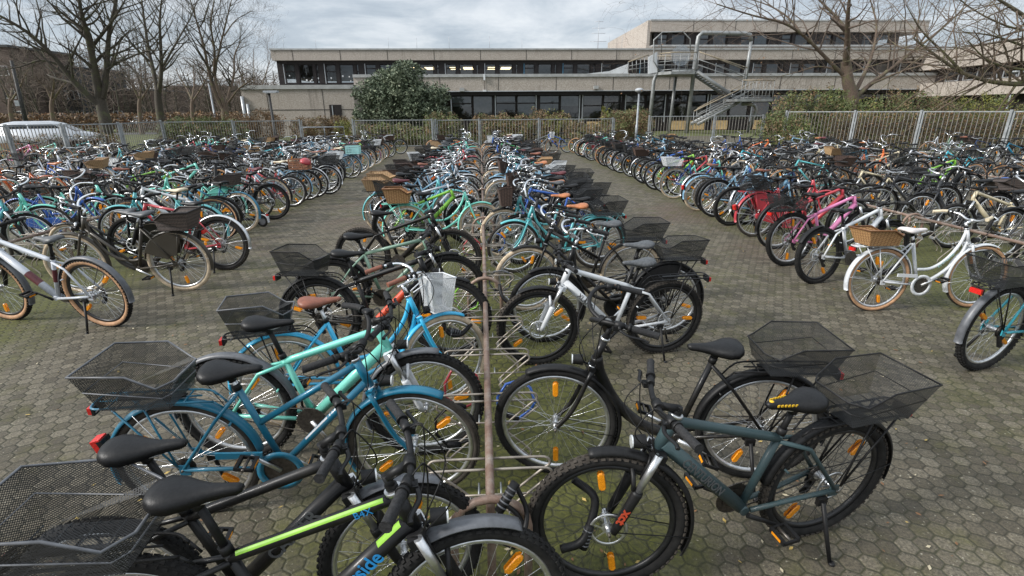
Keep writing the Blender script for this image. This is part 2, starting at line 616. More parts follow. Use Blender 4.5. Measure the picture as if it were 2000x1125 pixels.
def g_fork(t, q):
    mb = MB()
    n = (4, 8, 12)[q]
    cw = .062 if t == 'susp' else .05
    if q:
        mb.tube([CROWN-AX*.01, HTB], .017, 'forkc', n)
        mb.box(CROWN-AX*.0, (.052 if t == 'susp' else .036, cw*2, .04 if t == 'susp' else .026), 'forkc', Matrix.Rotation(-R_(20), 3, 'Y'))
    ax = V((WB, 0, WR))
    if t == 'susp':
        off = V((.94, 0, .342))*.012
        for y in (cw, -cw):
            a = CROWN+V((0, y, 0))+off
            b = ax+V((-.018, y, 0))
            m = a.lerp(b, .42)
            mb.tube([a+AX*.02, m], .0155, 'stanchion', n)
            mb.tube([m, a.lerp(b, .46), a.lerp(b, .9), b], [.0215, .023, .019, .015], 'forkl', n)
        if q:
            mid = CROWN.lerp(ax, .40)
            P = [(mid.x+off.x+.012, cw*cos(u), mid.z+.075*sin(u)) for u in [i*pi/8 for i in range(9)]]
            mb.tube(P, .010, 'forkl', 8)
    else:
        for y in (cw, -cw):
            a = CROWN+V((0, y, 0))
            P = [a, a.lerp(A0+V((0, y, 0)), .6)+V((.004, 0, 0)), A0.lerp(ax, .35)+V((-.006, y, .05)), ax+V((0, y, 0))]
            mb.tube(smooth_path(P, 4 if q else 2), [.0135]*1*1 if False else .0125, 'forkc', n)
    if q == 2:
        for y in (.06, -.06):
            mb.disc((WB, y, WR), .013, .02, 'alu', 10)
        for y in (.045, -.045):                 # rim brake arms
            p = CROWN-AX*.06+V((-.005 if t != 'susp' else .03, y, 0))
            mb.tube([p-AX*.05, p+AX*.03, p+AX*.06+V((0, -y*.3, 0))], .006, 'alu' if t != 'susp' else 'plastic', 6)
    return mb

STEM = {'flat': (.035, .085, .015), 'riser': (.06, .075, .04), 'city': (.085, .05, .03), 'high': (.05, .04, .02), 'swept': (.06, .06, .03)}
def clamp(kind):
    up, fw, rise = STEM[kind]
    return HTT+AX*up+V((fw, 0, rise))

BARS = {'riser': [(0, 0, 0), (.004, .06, .006), (-.004, .13, .03), (-.022, .21, .045), (-.06, .325, .045)], 'flat': [(0, 0, 0), (.004, .06, .002), (-.004, .13, .018), (-.022, .21, .028), (-.05, .325, .03)],
        'city': [(0, 0, 0), (.05, .07, .03), (.055, .15, .07), (.0, .235, .095), (-.10, .27, .085), (-.23, .285, .055)],
        'swept': [(0, 0, 0), (.01, .08, .01), (.0, .16, .05), (-.06, .25, .07), (-.16, .305, .06)],
        'high': [(0, 0, 0), (.05, .06, .06), (.065, .12, .16), (.0, .21, .225), (-.13, .27, .21), (-.27, .29, .17)]}

def bar_path(kind, q):
    c = clamp(kind)
    P = smooth_path([c+V(p) for p in BARS[kind]], 6 if q == 2 else 3)
    return P

def g_bar(kind, q):
    mb = MB()
    n = (4, 8, 12)[q]
    c = clamp(kind)
    P = bar_path(kind, q)
    full = [V((p.x, -p.y, p.z)) for p in reversed(P)]+P[1:]
    mb.tube(full, .0115 if q else .0105, 'bar', n)
    up, fw, rise = STEM[kind]
    k = HTT+AX*up
    mb.tube([HTT, k+AX*.012], .0145, 'stem', n)
    mb.tube([k, c], .0165, 'stem', n)
    if q == 2:
        mb.tube([c+V((0, -.026, 0)), c+V((0, .026, 0))], .021, 'stem', 12)
        for i in range(3):
            mb.disc(tuple(HTT+AX*(.006+.011*i)), .0205, .009, 'plastic', 14, 'z')
    return mb

def grip_pts(kind, q):
    P = bar_path(kind, q)
    L_, out = 0, [P[-1]]
    for i in range(len(P)-1, 0, -1):
        d = (P[i]-P[i-1]).length
        if L_+d > .125:
            out.append(P[i].lerp(P[i-1], (.125-L_)/d))
            break
        L_ += d
        out.append(P[i-1])
    return out

def g_grip(kind, q, side):
    mb = MB()
    P = [V((p.x, p.y*side, p.z)) for p in grip_pts(kind, q)]
    e = (P[0]-P[1]).normalized()
    rad = [.0165]*len(P)
    mb.tube([P[0]+e*.006]+P, [.0185]+rad, 'grip', 12 if q == 2 else 6)
    if q == 2:
        b = P[-1]
        d = (P[-1]-P[-2]).normalized()
        mb.tube([b, b+d*.012], .021, 'plastic', 12)
        mb.tube([b+d*.03, b+d*.075], .0175, 'plastic', 12)
        mb.box(b+d*.05+V((.012, 0, -.012)), (.04, .035, .022), 'plastic')
    return mb

def g_lever(kind, side):
    mb = MB()
    P = [V((p.x, p.y*side, p.z)) for p in grip_pts(kind, 2)]
    b = P[-1]
    d = (P[-1]-P[0]).normalized()
    fw = V((0, 0, 1)).cross(d)*(1 if side > 0 else -1)
    fw = fw.normalized()
    if fw.x < 0:
        fw = -fw
    o = fw*.045+V((0, 0, -.022))
    mb.tube([b+d*.055, b+d*.05+o*.6], .008, 'lever', 8)
    mb.tube(smooth_path([b+d*.05+o*.6, b+d*.01+o, b-d*.06+o*.95, b-d*.085+o*1.1], 4), .0058, 'lever', 6, squash=1.5)
    return mb

def g_bell(kind):
    mb = MB()
    P = [V((p.x, p.y, p.z)) for p in grip_pts(kind, 2)]
    d = (P[-1]-P[0]).normalized()
    b = P[-1]+d*.105+V((0, 0, .016))
    mb.ball(b, .021, 'chrome', 12, 8, (1, 1, .75))
    mb.tube([b-V((0, 0, .02)), b], .007, 'plastic', 6)
    return mb

def g_cables(kind, q):
    mb = MB()
    for side in (1, -1):
        P = [V((p.x, p.y*side, p.z)) for p in grip_pts(kind, 2)]
        d = (P[-1]-P[0]).normalized()
        b = P[-1]+d*.07
        for k, tgt in enumerate((CROWN+V((.03, .03*side, .02)), HTB+V((-.03, .02*side, -.02)))):
            m = (b+tgt)/2+V((.10-.05*k, .02*side, .02-.07*k))
            mb.tube(smooth_path([b, b+V((.05, -.03*side, .015)), m, tgt], 6), .0028, 'plastic', 5)
    return mb

def g_saddle(kind, q):
    """loft: wide tail, narrow nose; origin at the clamp"""
    mb = MB()
    wide = {'city': 1.15, 'sport': .92}[kind]
    st_ = [(-.125, .030, .022, .02), (-.115, .062, .030, .035), (-.085, .083, .034, .05), (-.045, .080, .030, .055), (0, .058, .020, .048),
           (.05, .034, .014, .038), (.10, .0235, .013, .032), (.135, .020, .011, .028), (.150, .012, .006, .018)]
    m = (6, 8, 14)[q]
    secs = []
    for (x, w, zt, dp) in st_:
        w *= wide
        sec = []
        for j in range(m):
            a = pi*j/(m-1)
            sec.append(V((x, cos(a)*w, .045+zt-dp+dp*(sin(a)**.55 if sin(a) > 0 else 0))))
        sec.append(V((x, -w*.55, .045+zt-dp*.9)))
        sec.append(V((x, w*.55, .045+zt-dp*.9)))
        secs.append(sec)
    mb.loft(secs, 'saddle')
    if q:
        for y in (.022, -.022):
            mb.tube(smooth_path([(-.09, y*1.6, .03), (-.04, y, .012), (.04, y, .012), (.11, y*.6, .035)], 3), .0035, 'alu', 5)
        mb.box((0, 0, .010), (.05, .05, .02), 'plastic')
    return mb

def g_post(ext=.59):
    mb = MB()
    mb.tube([st(.40), st(ext)+V((0, 0, .012))], .0135, 'post', 12)
    mb.tube([st(ext-.02), st(ext+.01)], .019, 'plastic', 10)
    return mb

def g_crank(q, ang=.5):
    mb = MB()
    n = 24 if q == 2 else 10
    mb.disc((BB.x, -.052, BB.z), .085, .004, 'chain', n)
    if q == 2:
        mb.disc((BB.x, -.046, BB.z), .060, .004, 'chain', n)
        for i in range(36):
            a = 2*pi*i/36
            mb.box((BB.x+cos(a)*.087, -.052, BB.z+sin(a)*.087), (.007, .003, .006), 'chain', Matrix.Rotation(-a, 3, 'Y'))
    if q == 0:
        for s in (1, -1):
            mb.merge(g_arm(q, ang, s))
    return mb

def g_arm(q, ang, s):
    mb = MB()
    a = ang+(0 if s > 0 else pi)
    e = BB+V((cos(a)*.17, .075*s, sin(a)*.17))
    mb.tube([BB+V((0, .055*s, 0)), e], [.014, .010], 'crank', 8 if q == 2 else 4, squash=.7)
    return mb

def pedal_at(ang, s):
    a = ang+(0 if s > 0 else pi)
    return BB+V((cos(a)*.17, .075*s+.055*s, sin(a)*.17))

def g_pedal(q):
    mb = MB()
    for x in (.036, -.036):
        mb.box((x, 0, 0), (.016, .092, .022), 'plastic')
    mb.box((0, .044, 0), (.075, .010, .016), 'plastic')
    mb.box((0, -.044, 0), (.075, .010, .016), 'plastic')
    mb.tube([(0, -.055, 0), (0, .045, 0)], .008, 'chain', 8)
    for x in (.0448, -.0448):
        mb.box((x, 0, 0), (.003, .055, .013), 'orange_lens')
    return mb

def g_chain(q):
    mb = MB()
    P = []
    for i in range(9):
        a = -pi/2+pi*i/8
        P.append((BB.x+cos(a)*.087, -.052, BB.z+sin(a)*.087))
    for i in range(7):
        a = pi/2+pi*i/6
        P.append((cos(a)*.036, -.047, WR+sin(a)*.036))
    mb.tube(P, .0045, 'chain', 4, closed=True)
    if q == 2:
        mb.box((.0, -.06, WR-.075), (.022, .022, .11), 'plastic', Matrix.Rotation(R_(-25), 3, 'Y'))
        for z in (-.05, -.115):
            mb.disc((.012-z*.2, -.058, WR+z), .021, .006, 'plastic', 12)
    return mb

def g_chaincase(q, small=False):
    """flat cover over the chain: plate round the chainring, tapering back"""
    mb = MB()
    for y, k in ((-.082, 1), (-.042, -1)):
        P = []
        r1, r2 = (.115, .05)
        for i in range(13):
            a = -pi*.55+pi*1.1*i/12
            P.append((BB.x+cos(a)*r1, y, BB.z+sin(a)*r1))
        for i in range(7):
            a = pi*.55+pi*.9*i/6
            P.append(((.0 if not small else .12)+cos(a)*r2, y, WR+sin(a)*r2-.005))
        if k == 1:
            A = P
        else:
            B = P
    n = len(A)
    mb.add(A+B, [(i, (i+1) % n, n+(i+1) % n, n+i) for i in range(n)]+[tuple(range(n)), tuple(range(n, 2*n))], 'case', False)
    if q == 2:
        mb.ring(.082, [(.006, -.0835), (.006, -.0865), (-.006, -.0865), (-.006, -.0835)], 'case', 24, c=tuple(BB))
    return mb

def g_ringguard(q):
    mb = MB()
    mb.ring(.10, [(.016, -.054), (.016, -.062), (-.016, -.062), (-.016, -.054)], 'case', 32, c=tuple(BB))
    mb.box((.27, -.06, .40), (.22, .012, .035), 'case', Matrix.Rotation(R_(4), 3, 'Y'))
    return mb

def g_guard(front, kind, q):
    """curved mudguard with stays"""
    mb = MB()
    c = (WB, 0, WR) if front else (0, 0, WR)
    if kind == 'clip':                           # short flat plastic guard
        prof = [(.018, -.034), (.024, 0), (.018, .034), (.014, .034), (.020, 0), (.014, -.034)]
        a0, a1 = (R_(62), R_(122)) if front else (R_(88), R_(150))
    elif kind == 'short':                        # front guard that starts just before the fork
        prof = [(.010, -.030), (.024, -.022), (.030, 0), (.024, .022), (.010, .030), (.007, .028), (.021, .020), (.027, 0), (.021, -.020), (.007, -.028)]
        a0, a1 = (R_(75), R_(205)) if front else (R_(10), R_(190))
    else:
        prof = [(.004, -.030), (.016, -.024), (.022, 0), (.016, .024), (.004, .030), (.001, .028), (.013, .022), (.019, 0), (.013, -.022), (.001, -.028)]
        a0, a1 = (R_(62), R_(206)) if front else (R_(6), R_(196))
    if q == 0:
        prof = [prof[0], prof[2], prof[4 if len(prof) > 6 else 2], prof[-2]] if len(prof) > 6 else prof
        prof = [(.004, -.028), (.02, 0), (.004, .028), (.0, 0)]
    mb.ring(WR, prof, 'guard', (12, 20, 36)[q], a0, a1, c=c)
    if q and kind != 'clip':
        for a in ((R_(188),) if front else (R_(120), R_(172))):
            for y in (.031, -.031):
                mb.tube([(c[0], y*1.9, WR), (c[0]+cos(a)*(WR+.008), y, WR+sin(a)*(WR+.008))], .0026, 'stay', 5)
    return mb

RACK_Z = .722
def g_rack(q):
    mb = MB()
    n = 8 if q == 2 else 4
    z = RACK_Z
    P = smooth_path([(.20, .03, z-.02), (.12, .055, z), (-.2, .065, z), (-.315, .06, z), (-.335, 0, z), (-.315, -.06, z), (-.2, -.065, z), (.12, -.055, z), (.20, -.03, z-.02)], 4 if q else 2)
    mb.tube(P, .0055, 'rack', n)
    for x in (.08, -.03, -.14, -.25):
        mb.tube([(x, -.06, z), (x, .06, z)], .0042, 'rack', max(4, n-2))
    if q == 2:
        mb.tube([(.14, 0, z), (-.32, 0, z)], .0042, 'rack', 6)
        mb.box((-.08, 0, z+.008), (.30, .03, .008), 'plastic')
    for y in (.062, -.062):
        mb.tube([(-.02, y*1.15, WR+.02), (-.10, y, z)], .005, 'rack', n)
        mb.tube([(-.02, y*1.15, WR+.02), (-.24, y, z)], .005, 'rack', n)
        mb.tube([(.20, y*.5, z-.02), (.235, y*.4, z-.06)], .0045, 'rack', n)
    return mb

def g_taillight(q):
    mb = MB()
    mb.box((-.348, 0, RACK_Z-.03), (.022, .075, .034), 'red_lens')
    mb.box((-.334, 0, RACK_Z-.03), (.012, .082, .042), 'plastic')
    return mb

def g_guardlight(q):
    mb = MB()
    a = R_(160)
    c = V((cos(a)*(WR+.055), 0, WR+sin(a)*(WR+.055)))
    mb.box(c, (.045, .06, .075), 'red_lens', Matrix.Rotation(R_(-15), 3, 'Y'))
    mb.box(c+V((.02, 0, -.005)), (.025, .064, .08), 'plastic', Matrix.Rotation(R_(-15), 3, 'Y'))
    return mb

def basket_shape(front=False):
    """8 rim corners and 4 bottom corners of a flared rear basket whose front edge dips"""
    x0, x1 = -.315, .125
    zb, zt, zl = RACK_Z+.012, RACK_Z+.205, RACK_Z+.135
    bot = [(x0+.06, -.115, zb), (x1-.05, -.115, zb), (x1-.05, .115, zb), (x0+.06, .115, zb)]
    side = lambda s: [(x0, .165*s, zt), (x0+.27, .175*s, zt), (x1-.06, .155*s, zl), (x1, .10*s, zl+.01)]
    return bot, side(-1), side(1)

def g_basket(key, rim, q, rim_r=.0045):
    mb = MB()
    bot, A, B = basket_shape()
    mb.poly(bot[::-1], key)
    mb.poly([bot[0], bot[1], A[3], A[2], A[1], A[0]], key)
    mb.poly([bot[2], bot[3], B[0], B[1], B[2], B[3]], key)
    mb.poly([bot[3], bot[0], A[0], B[0]], key)
    mb.poly([bot[1], bot[2], B[3], A[3]], key)
    return mb

def g_basket_rim(key, q, r=.0045, mid=True):
    mb = MB()
    bot, A, B = basket_shape()
    loop = A+B[::-1]
    mb.tube(loop, r, key, 8 if q == 2 else 4, closed=True)
    if q and mid:
        f = lambda a, b: V(a).lerp(V(b), .55)
        lo = [f(bot[0], A[0]), f(bot[1], A[2])-V((0, 0, .0)), f(bot[1], A[3]), f(bot[2], B[3]), f(bot[2], B[2]), f(bot[3], B[0])]
        mb.tube(lo, r*.6, key, 6, closed=True)
        for x in (-.28, -.20, -.12, -.04):
            mb.tube([(x, -.12, RACK_Z+.009), (x, .12, RACK_Z+.009)], r*.6, key, 4)
    return mb

def g_basket_low(key, rim):
    mb = g_basket(key, rim, 0)
    mb.merge(g_basket_rim(rim, 0, .006, False))
    return mb

def g_fbasket(key, q, rimkey):
    """tapered front basket hung before the handlebar"""
    mb = MB()
    cx, zt, zb = HTT.x+.235, HTT.z+.11, HTT.z-.13
    T = [(cx-.11, -.135, zt+.02), (cx+.09, -.125, zt), (cx+.09, .125, zt), (cx-.11, .135, zt+.02)]
    Bm = [(cx-.09, -.10, zb), (cx+.05, -.095, zb), (cx+.05, .095, zb), (cx-.09, .10, zb)]
    mb.poly(Bm[::-1], key)
    for i in range(4):
        j = (i+1) % 4
        mb.poly([Bm[i], Bm[j], T[j], T[i]], key)
    mb.tube(T, .006, rimkey, 6, closed=True)
    mb.tube(Bm, .0045, rimkey, 5, closed=True)
    mb.tube([(cx-.12, .05, zt-.03), HTT+V((.03, .03, .03))], .005, rimkey, 5)
    mb.tube([(cx-.12, -.05, zt-.03), HTT+V((.03, -.03, .03))], .005, rimkey, 5)
    return mb

def g_crate(key):
    """slatted transport crate standing on the rack"""
    mb = MB()
    x0, x1, w, zb, zt = -.34, .06, .15, RACK_Z+.012, RACK_Z+.24
    mb.box(((x0+x1)/2, 0, zb+.004), (x1-x0, w*2, .008), key)
    for z in [zb+.03+i*.043 for i in range(4)]+[zt-.012]:
        hh = .024 if z < zt-.02 else .03
        for s in (1, -1):
            mb.box(((x0+x1)/2, w*s, z), (x1-x0, .008, hh), key)
        for x in (x0, x1):
            mb.box((x, 0, z), (.008, w*2-.01, hh), key)
    for x in [x0+(x1-x0)*i/4 for i in range(5)]:
        for s in (1, -1):
            mb.box((x+(.006 if x < -.3 else (-.006 if x > .03 else 0)), (w-.003)*s, (zb+zt)/2), (.016, .012, zt-zb-.02), key)
    for y in (-.075, 0, .075):
        for x in (x0, x1):
            mb.box((x, y, (zb+zt)/2), (.011, .016, zt-zb-.02), key)
    return mb

def g_pannier(key, sd):
    mb = MB()
    secs = []
    for z, l, t in ((.36, .12, .05), (.40, .15, .08), (.62, .165, .085), (.72, .16, .06), (.77, .13, .03)):
        y = .085*sd+t*sd
        c = V((-.12, y, z))
        secs.append([c+V((-l, -t, 0)), c+V((-l*.8, t, 0)), c+V((l*.8, t, 0)), c+V((l, -t, 0))])
    mb.loft(secs, key)
    mb.s = [False]*len(mb.s)
    mb.box((-.12, .085*sd+.16*sd, .58), (.05, .012, .26), 'plastic')
    mb.tube(smooth_path([(-.2, .12*sd, .76), (-.12, .13*sd, .82), (-.04, .12*sd, .76)], 3), .007, 'plastic', 5)
    return mb

def g_skirt(q):
    """coat guard: fan-shaped sheet over the upper part of the rear wheel, both sides"""
    mb = MB()
    for y in (.048, -.048):
        P = []
        for i in range(13):
            a = R_(22)+R_(88)*i/12
            P.append((cos(a)*(WR-.004), y, WR+sin(a)*(WR-.004)))
        for i in range(9):
            a = R_(100)-R_(70)*i/8
            P.append((cos(a)*.09, y, WR+sin(a)*.09))
        n = len(P)
        P2 = [(p[0], y+(.003 if y > 0 else -.003), p[2]) for p in P]
        mb.add(P+P2, [(i, (i+1) % n, n+(i+1) % n, n+i) for i in range(n)]+[tuple(range(n)), tuple(range(n, 2*n))], 'skirt', False)
    return mb

def g_stand(q):
    mb = MB()
    mb.box((.07, .075, .30), (.05, .02, .04), 'plastic')
    mb.tube([(.07, .085, .30), (.055, .14, .14), (.045, .19, .012)], [.011, .010, .009], 'plastic', 8)
    mb.tube([(.045, .19, .03), (.042, .2, .006)], .014, 'plastic', 8)
    return mb

def g_headlight(q):
    mb = MB()
    c = CROWN+V((.075, 0, .045))
    mb.disc(c, .03, .055, 'plastic', 14, 'x', .026)
    mb.disc(c+V((.029, 0, 0)), .027, .006, 'clear_lens', 14, 'x')
    mb.tube([c-V((.02, 0, .01)), CROWN+V((.02, 0, .02))], .006, 'plastic', 6)
    return mb

# ------------------------------------------------------------------ assembling one bicycle
_cache = {}
def cached(key, fn):
    if key not in _cache:
        mb = fn()
        if isinstance(mb, tuple):
            mb = mb[0]
        _cache[key] = mb.mesh(key[0])
    return _cache[key]

TYRES = {'city': ('city', 'tyre_dusty', 'tyre_dusty'), 'trek': ('trek', 'tyre', 'tyre'), 'mtb': ('mtb', 'tyre', 'tyre'), 'mtbdust': ('mtb', 'tyre_dusty', 'tyre'),
         'fat': ('fat', 'tyre', 'tyre'), 'cream': ('trek', 'cream_tyre', 'cream_tyre'), 'tan': ('mtb', 'tyre', 'tan_wall'), 'tancity': ('trek', 'tyre_dusty', 'tan_wall')}
SADDLES = {'black': 'black_leather', 'grey': 'grey_leather', 'brown': 'brown_leather', 'tan': 'tan_leather', 'white': 'white_leather', 'cream': 'cream_leather', 'wine': 'wine_leather'}
BASK = {'wire': ('wire_black', 'plastic', .0045), 'greywire': ('wire_black', 'grey_plastic', .005), 'wicker_tan': ('wicker_tan', 'wicker_tan', .011),
        'wicker_pale': ('wicker_pale', 'wicker_pale', .011), 'wicker_brown': ('wicker_brown', 'wicker_brown', .010), 'wicker_dark': ('wicker_dark', 'wicker_dark', .010),
        'white': ('wire_white', 'crate_white', .005)}

def palette(s):
    col = s['col']
    g = s.get('guard', 'black')
    gcol = {'frame': col, 'black': 'plastic', 'grey': 'grey_plastic', 'silver': 'alu', None: 'plastic'}.get(g, g)
    tk = TYRES[s.get('tyre', 'trek')]
    fk = s.get('forkcol', None)
    susp = s.get('fork') == 'susp'
    bc = {'black': 'plastic', 'chrome': 'chrome', 'alu': 'alu'}[s.get('barcol', 'black')]
    return {'frame': col, 'guard': gcol, 'stay': 'plastic' if gcol in ('plastic', 'grey_plastic') else 'alu', 'tyre': tk[1], 'wall': tk[2],
            'rim': 'alu' if s.get('rim', 'silver') == 'silver' else 'rim_black', 'spoke': 'spoke_black' if s.get('spokes') == 'black' else 'spoke',
            'forkc': fk or ('plastic' if susp else col), 'forkl': fk or 'plastic', 'stanchion': 'alu' if s.get('stan', 1) else 'plastic',
            'bar': bc, 'stem': bc, 'grip': {'black': 'rubber_grip', 'brown': 'brown_leather', 'cream': 'cream_leather', 'tan': 'tan_leather'}[s.get('grip', 'black')],
            'lever': 'alu' if bc != 'plastic' else 'plastic', 'saddle': SADDLES[s.get('saddle', 'black')], 'post': s.get('post', 'plastic'),
            'crank': 'plastic' if s.get('rim', 'silver') != 'silver' else 'alu', 'case': {'frame': col, 'black': 'plastic'}[s.get('casecol', 'frame')],
            'rack': {'frame': col, 'black': 'plastic', 'alu': 'alu'}[s.get('rackcol', 'black')], 'skirt': {'frame': col, 'black': 'plastic'}[s.get('skirtcol', 'black')]}

def steer_mat(a):
    return Matrix.Translation(A0) @ Matrix.Rotation(a, 4, AX) @ Matrix.Translation(-A0)

def T_(p): return Matrix.Translation(V(p))

def bike(s, q, rng):
    """q 2: every part and sub-part; q 1: the main parts. Returns the Empty at its base"""
    root = empty('bicycle')
    pal = palette(s)
    t = s['t']
    ty = TYRES[s.get('tyre', 'trek')][0]
    bk = s.get('bar', 'flat')
    SM = steer_mat(s.get('steer', 0))
    def P(name, key, fn, parent=root, mat=None, over=None):
        me, keys = cached((name,)+key+(q,), fn)
        return link(name, me, parent, mat, keys, over or pal)
    fr = P('frame', (t,), lambda: g_frame(t, q))
    for front in (False, True):
        m = (SM @ T_((WB, 0, WR)) if front else T_(RA)) @ Matrix.Rotation(rng.uniform(0, 6.28), 4, 'Y')
        if q == 2:
            w = P('wheel', (ty, 'rim', front), lambda: g_rim(ty, q, not front), root, m)
            P('tyre', (ty,), lambda: g_tyre(ty, q), w)
            if s.get('refl', 1):
                for a in (0, pi):
                    P('reflector', (1,), lambda: g_reflector(q), w, Matrix.Rotation(a, 4, 'Y') @ T_((.215, 0, 0)) @ Matrix.Rotation(s.get('rang', 0), 4, 'Y'))
        else:
            def wh():
                mb = g_rim(ty, q, not front)
                mb.merge(g_tyre(ty, q)[0])
                for a in (0, pi):
                    mb.merge(g_reflector(q), Matrix.Rotation(a, 4, 'Y') @ T_((.215, 0, 0)))
                return mb
            P('wheel', (ty, front), wh, root, m)
    P('fork', (s.get('fork', 'rigid'),), lambda: g_fork(s.get('fork', 'rigid'), q), root, SM)
    hb = P('handlebar', (bk,), lambda: g_bar(bk, q) if q == 2 else _bar_mid(bk, q), root, SM)
    if q == 2:
        for sd in (1, -1):
            P('grip', (bk, sd), lambda: g_grip(bk, q, sd), hb)
            P('brake_lever', (bk, sd), lambda: g_lever(bk, sd), hb)
        if s.get('bell'):
            P('bell', (bk,), lambda: g_bell(bk), hb)
        P('cable', (bk,), lambda: g_cables(bk, q), root, SM)
    ext = s.get('post_ext') or rng.choice((.55, .57, .60))
    sk = 'sport' if t in ('mtb', 'dia') else 'city'
    if q == 2:
        P('seat_post', (ext,), lambda: g_post(ext))
        P('saddle', (sk,), lambda: g_saddle(sk, q), root, T_(st(ext)) @ Matrix.Rotation(R_(s.get('tilt', -2)), 4, 'Y'))
    else:
        def sad():
            mb = g_saddle(sk, q)
            mb.tube([st(.4)-st(ext), V((0, 0, .02))], .0135, 'post', 6)
            return mb
        P('saddle', (sk, ext), sad, root, T_(st(ext)))
    ca = s.get('crank', rng.choice((.5, 2.2, 3.6, 5.5)))
    if q == 2:
        cr = P('crankset', (round(ca, 2),), lambda: g_crank(q, ca))
        for sd in (1, -1):
            P('crank_arm', (round(ca, 2), sd), lambda: g_arm(q, ca, sd), cr)
            P('pedal', (1,), lambda: g_pedal(q), cr, T_(pedal_at(ca, sd)) @ Matrix.Rotation(rng.uniform(-.4, .4), 4, 'Y'))
        if not s.get('case'):
            P('chain', (1,), lambda: g_chain(q))
    else:
        def crk():
            mb = g_crank(q, ca)
            mb.merge(g_chain(q))
            return mb
        cr = P('crankset', (ca,), crk)
        for sd in (1, -1):
            P('crank_arm', (round(ca, 2), sd), lambda: g_arm(q, ca, sd), cr)
            P('pedal', (1,), lambda: _pedal_mid(), cr, T_(pedal_at(ca, sd)))
    if s.get('case'):
        P('chain_guard', (s['case'],), lambda: g_chaincase(q) if s['case'] != 2 else g_ringguard(q))
    gk = s.get('gkind', 'full')
    if s.get('guard', 'black'):
        if gk != 'frontclip':
            P('mudguard', (False, gk), lambda: g_guard(False, gk, q))
        P('mudguard', (True, gk), lambda: g_guard(True, 'clip' if gk == 'frontclip' else gk, q), root, SM)
    if s.get('rack') or s.get('basket') or s.get('crate'):
        rk = P('luggage_rack', (1,), lambda: g_rack(q))
        if q == 2:
            P('tail_light', (1,), lambda: g_taillight(q), rk)
    if s.get('guardlight'):
        P('tail_light', (2,), lambda: g_guardlight(q))
    if s.get('basket'):
        key, rim, rr = BASK[s['basket']]
        o_ = V((-.1, 0, RACK_Z+.010))
        bs = s.get('bscale', 1.0)
        bm = T_(o_) @ Matrix.Scale(bs, 4) @ Matrix.Rotation(rng.uniform(-.07, .07), 4, 'Z') @ Matrix.Rotation(rng.uniform(-.03, .03), 4, 'X') @ Matrix.Diagonal((rng.uniform(.88, 1.06), rng.uniform(.86, 1.06), rng.uniform(.84, 1.12), 1)) @ T_(-o_)
        if q == 2:
            b = P('rear_basket', (key,), lambda: g_basket(key, rim, q), root, bm)
            P('rim', (rim, rr), lambda: g_basket_rim(rim, q, rr, 'wire' in key), b)
        else:
            P('rear_basket', (key,), lambda: g_basket_low(key, rim), root, bm)
    if s.get('crate'):
        P('crate', (s['crate'],), lambda: g_crate(s['crate']))
    if s.get('fbasket'):
        key, rim, rr = BASK[s['fbasket']]
        P('front_basket', (key,), lambda: g_fbasket(key, q, rim), root, SM)
    if s.get('pannier'):
        for sd in (1, -1):
            P('pannier', (s['pannier'], sd), lambda: g_pannier(s['pannier'], sd))
    if s.get('skirt'):
        P('coat_guard', (1,), lambda: g_skirt(q))
    if s.get('stand', q == 2):
        P('kickstand', (1,), lambda: g_stand(q))
    if q == 2 and s.get('light', 1):
        P('headlight', (1,), lambda: g_headlight(q), root, SM)
    return root

def _pedal_mid():
    mb = MB()
    mb.box((0, 0, 0), (.085, .09, .02), 'plastic')
    return mb

def _bar_mid(bk, q):
    mb = g_bar(bk, q)
    for sd in (1, -1):
        mb.merge(g_grip(bk, q, sd))
        if q:
            mb.merge(g_lever(bk, sd))
    if q:
        mb.merge(g_cables(bk, q))
    return mb

def bike_low(s):
    """whole bicycle as one small mesh for the far rows"""
    t = s['t']
    ty = TYRES[s.get('tyre', 'trek')][0]
    bk = s.get('bar', 'flat')
    mb = g_frame(t, 0)
    SM = steer_mat(s.get('steer', 0))
    w = g_rim(ty, 0)
    w.merge(g_tyre(ty, 0)[0])
    for a in (0, pi):
        w.merge(g_reflector(0), Matrix.Rotation(a, 4, 'Y') @ T_((.215, 0, 0)))
    mb.merge(w, T_(RA) @ Matrix.Rotation(.7, 4, 'Y'))
    mb.merge(w, SM @ T_((WB, 0, WR)) @ Matrix.Rotation(2., 4, 'Y'))
    mb.merge(g_fork(s.get('fork', 'rigid'), 0), SM)
    mb.merge(_bar_mid(bk, 0), SM)
    sd = g_saddle('city' if t not in ('mtb', 'dia') else 'sport', 0)
    sd.tube([st(.4)-st(.6), V((0, 0, .02))], .0135, 'post', 4)
    mb.merge(sd, T_(st(.6)))
    mb.merge(g_crank(0, 2.2))
    if s.get('case'):
        mb.merge(g_chaincase(0))
    if s.get('guard', 'black'):
        mb.merge(g_guard(False, s.get('gkind', 'full'), 0))
        mb.merge(g_guard(True, s.get('gkind', 'full'), 0), SM)
    if s.get('rack') or s.get('basket') or s.get('crate'):
        mb.merge(g_rack(0))
    if s.get('basket'):
        key, rim, rr = BASK[s['basket']]
        mb.merge(g_basket_low(key, rim))
    if s.get('crate'):
        mb.merge(g_crate(s['crate']))
    if s.get('fbasket'):
        key, rim, rr = BASK[s['fbasket']]
        mb.merge(g_fbasket(key, 0, rim), SM)
    if s.get('skirt'):
        mb.merge(g_skirt(0))
    return mb

def place(root, x, y, head, roll=0.0, rear=True, sc=1.0):
    """put the bicycle with its rear (or front) axle over x, y, facing head degrees"""
    a = R_(head)
    if not rear:
        x, y = x-cos(a)*WB*sc, y-sin(a)*WB*sc
    root.location = (x, y, -.004*sc)
    root.rotation_euler = (R_(roll), 0, a)
    root.scale = (sc, sc, sc)
    return root
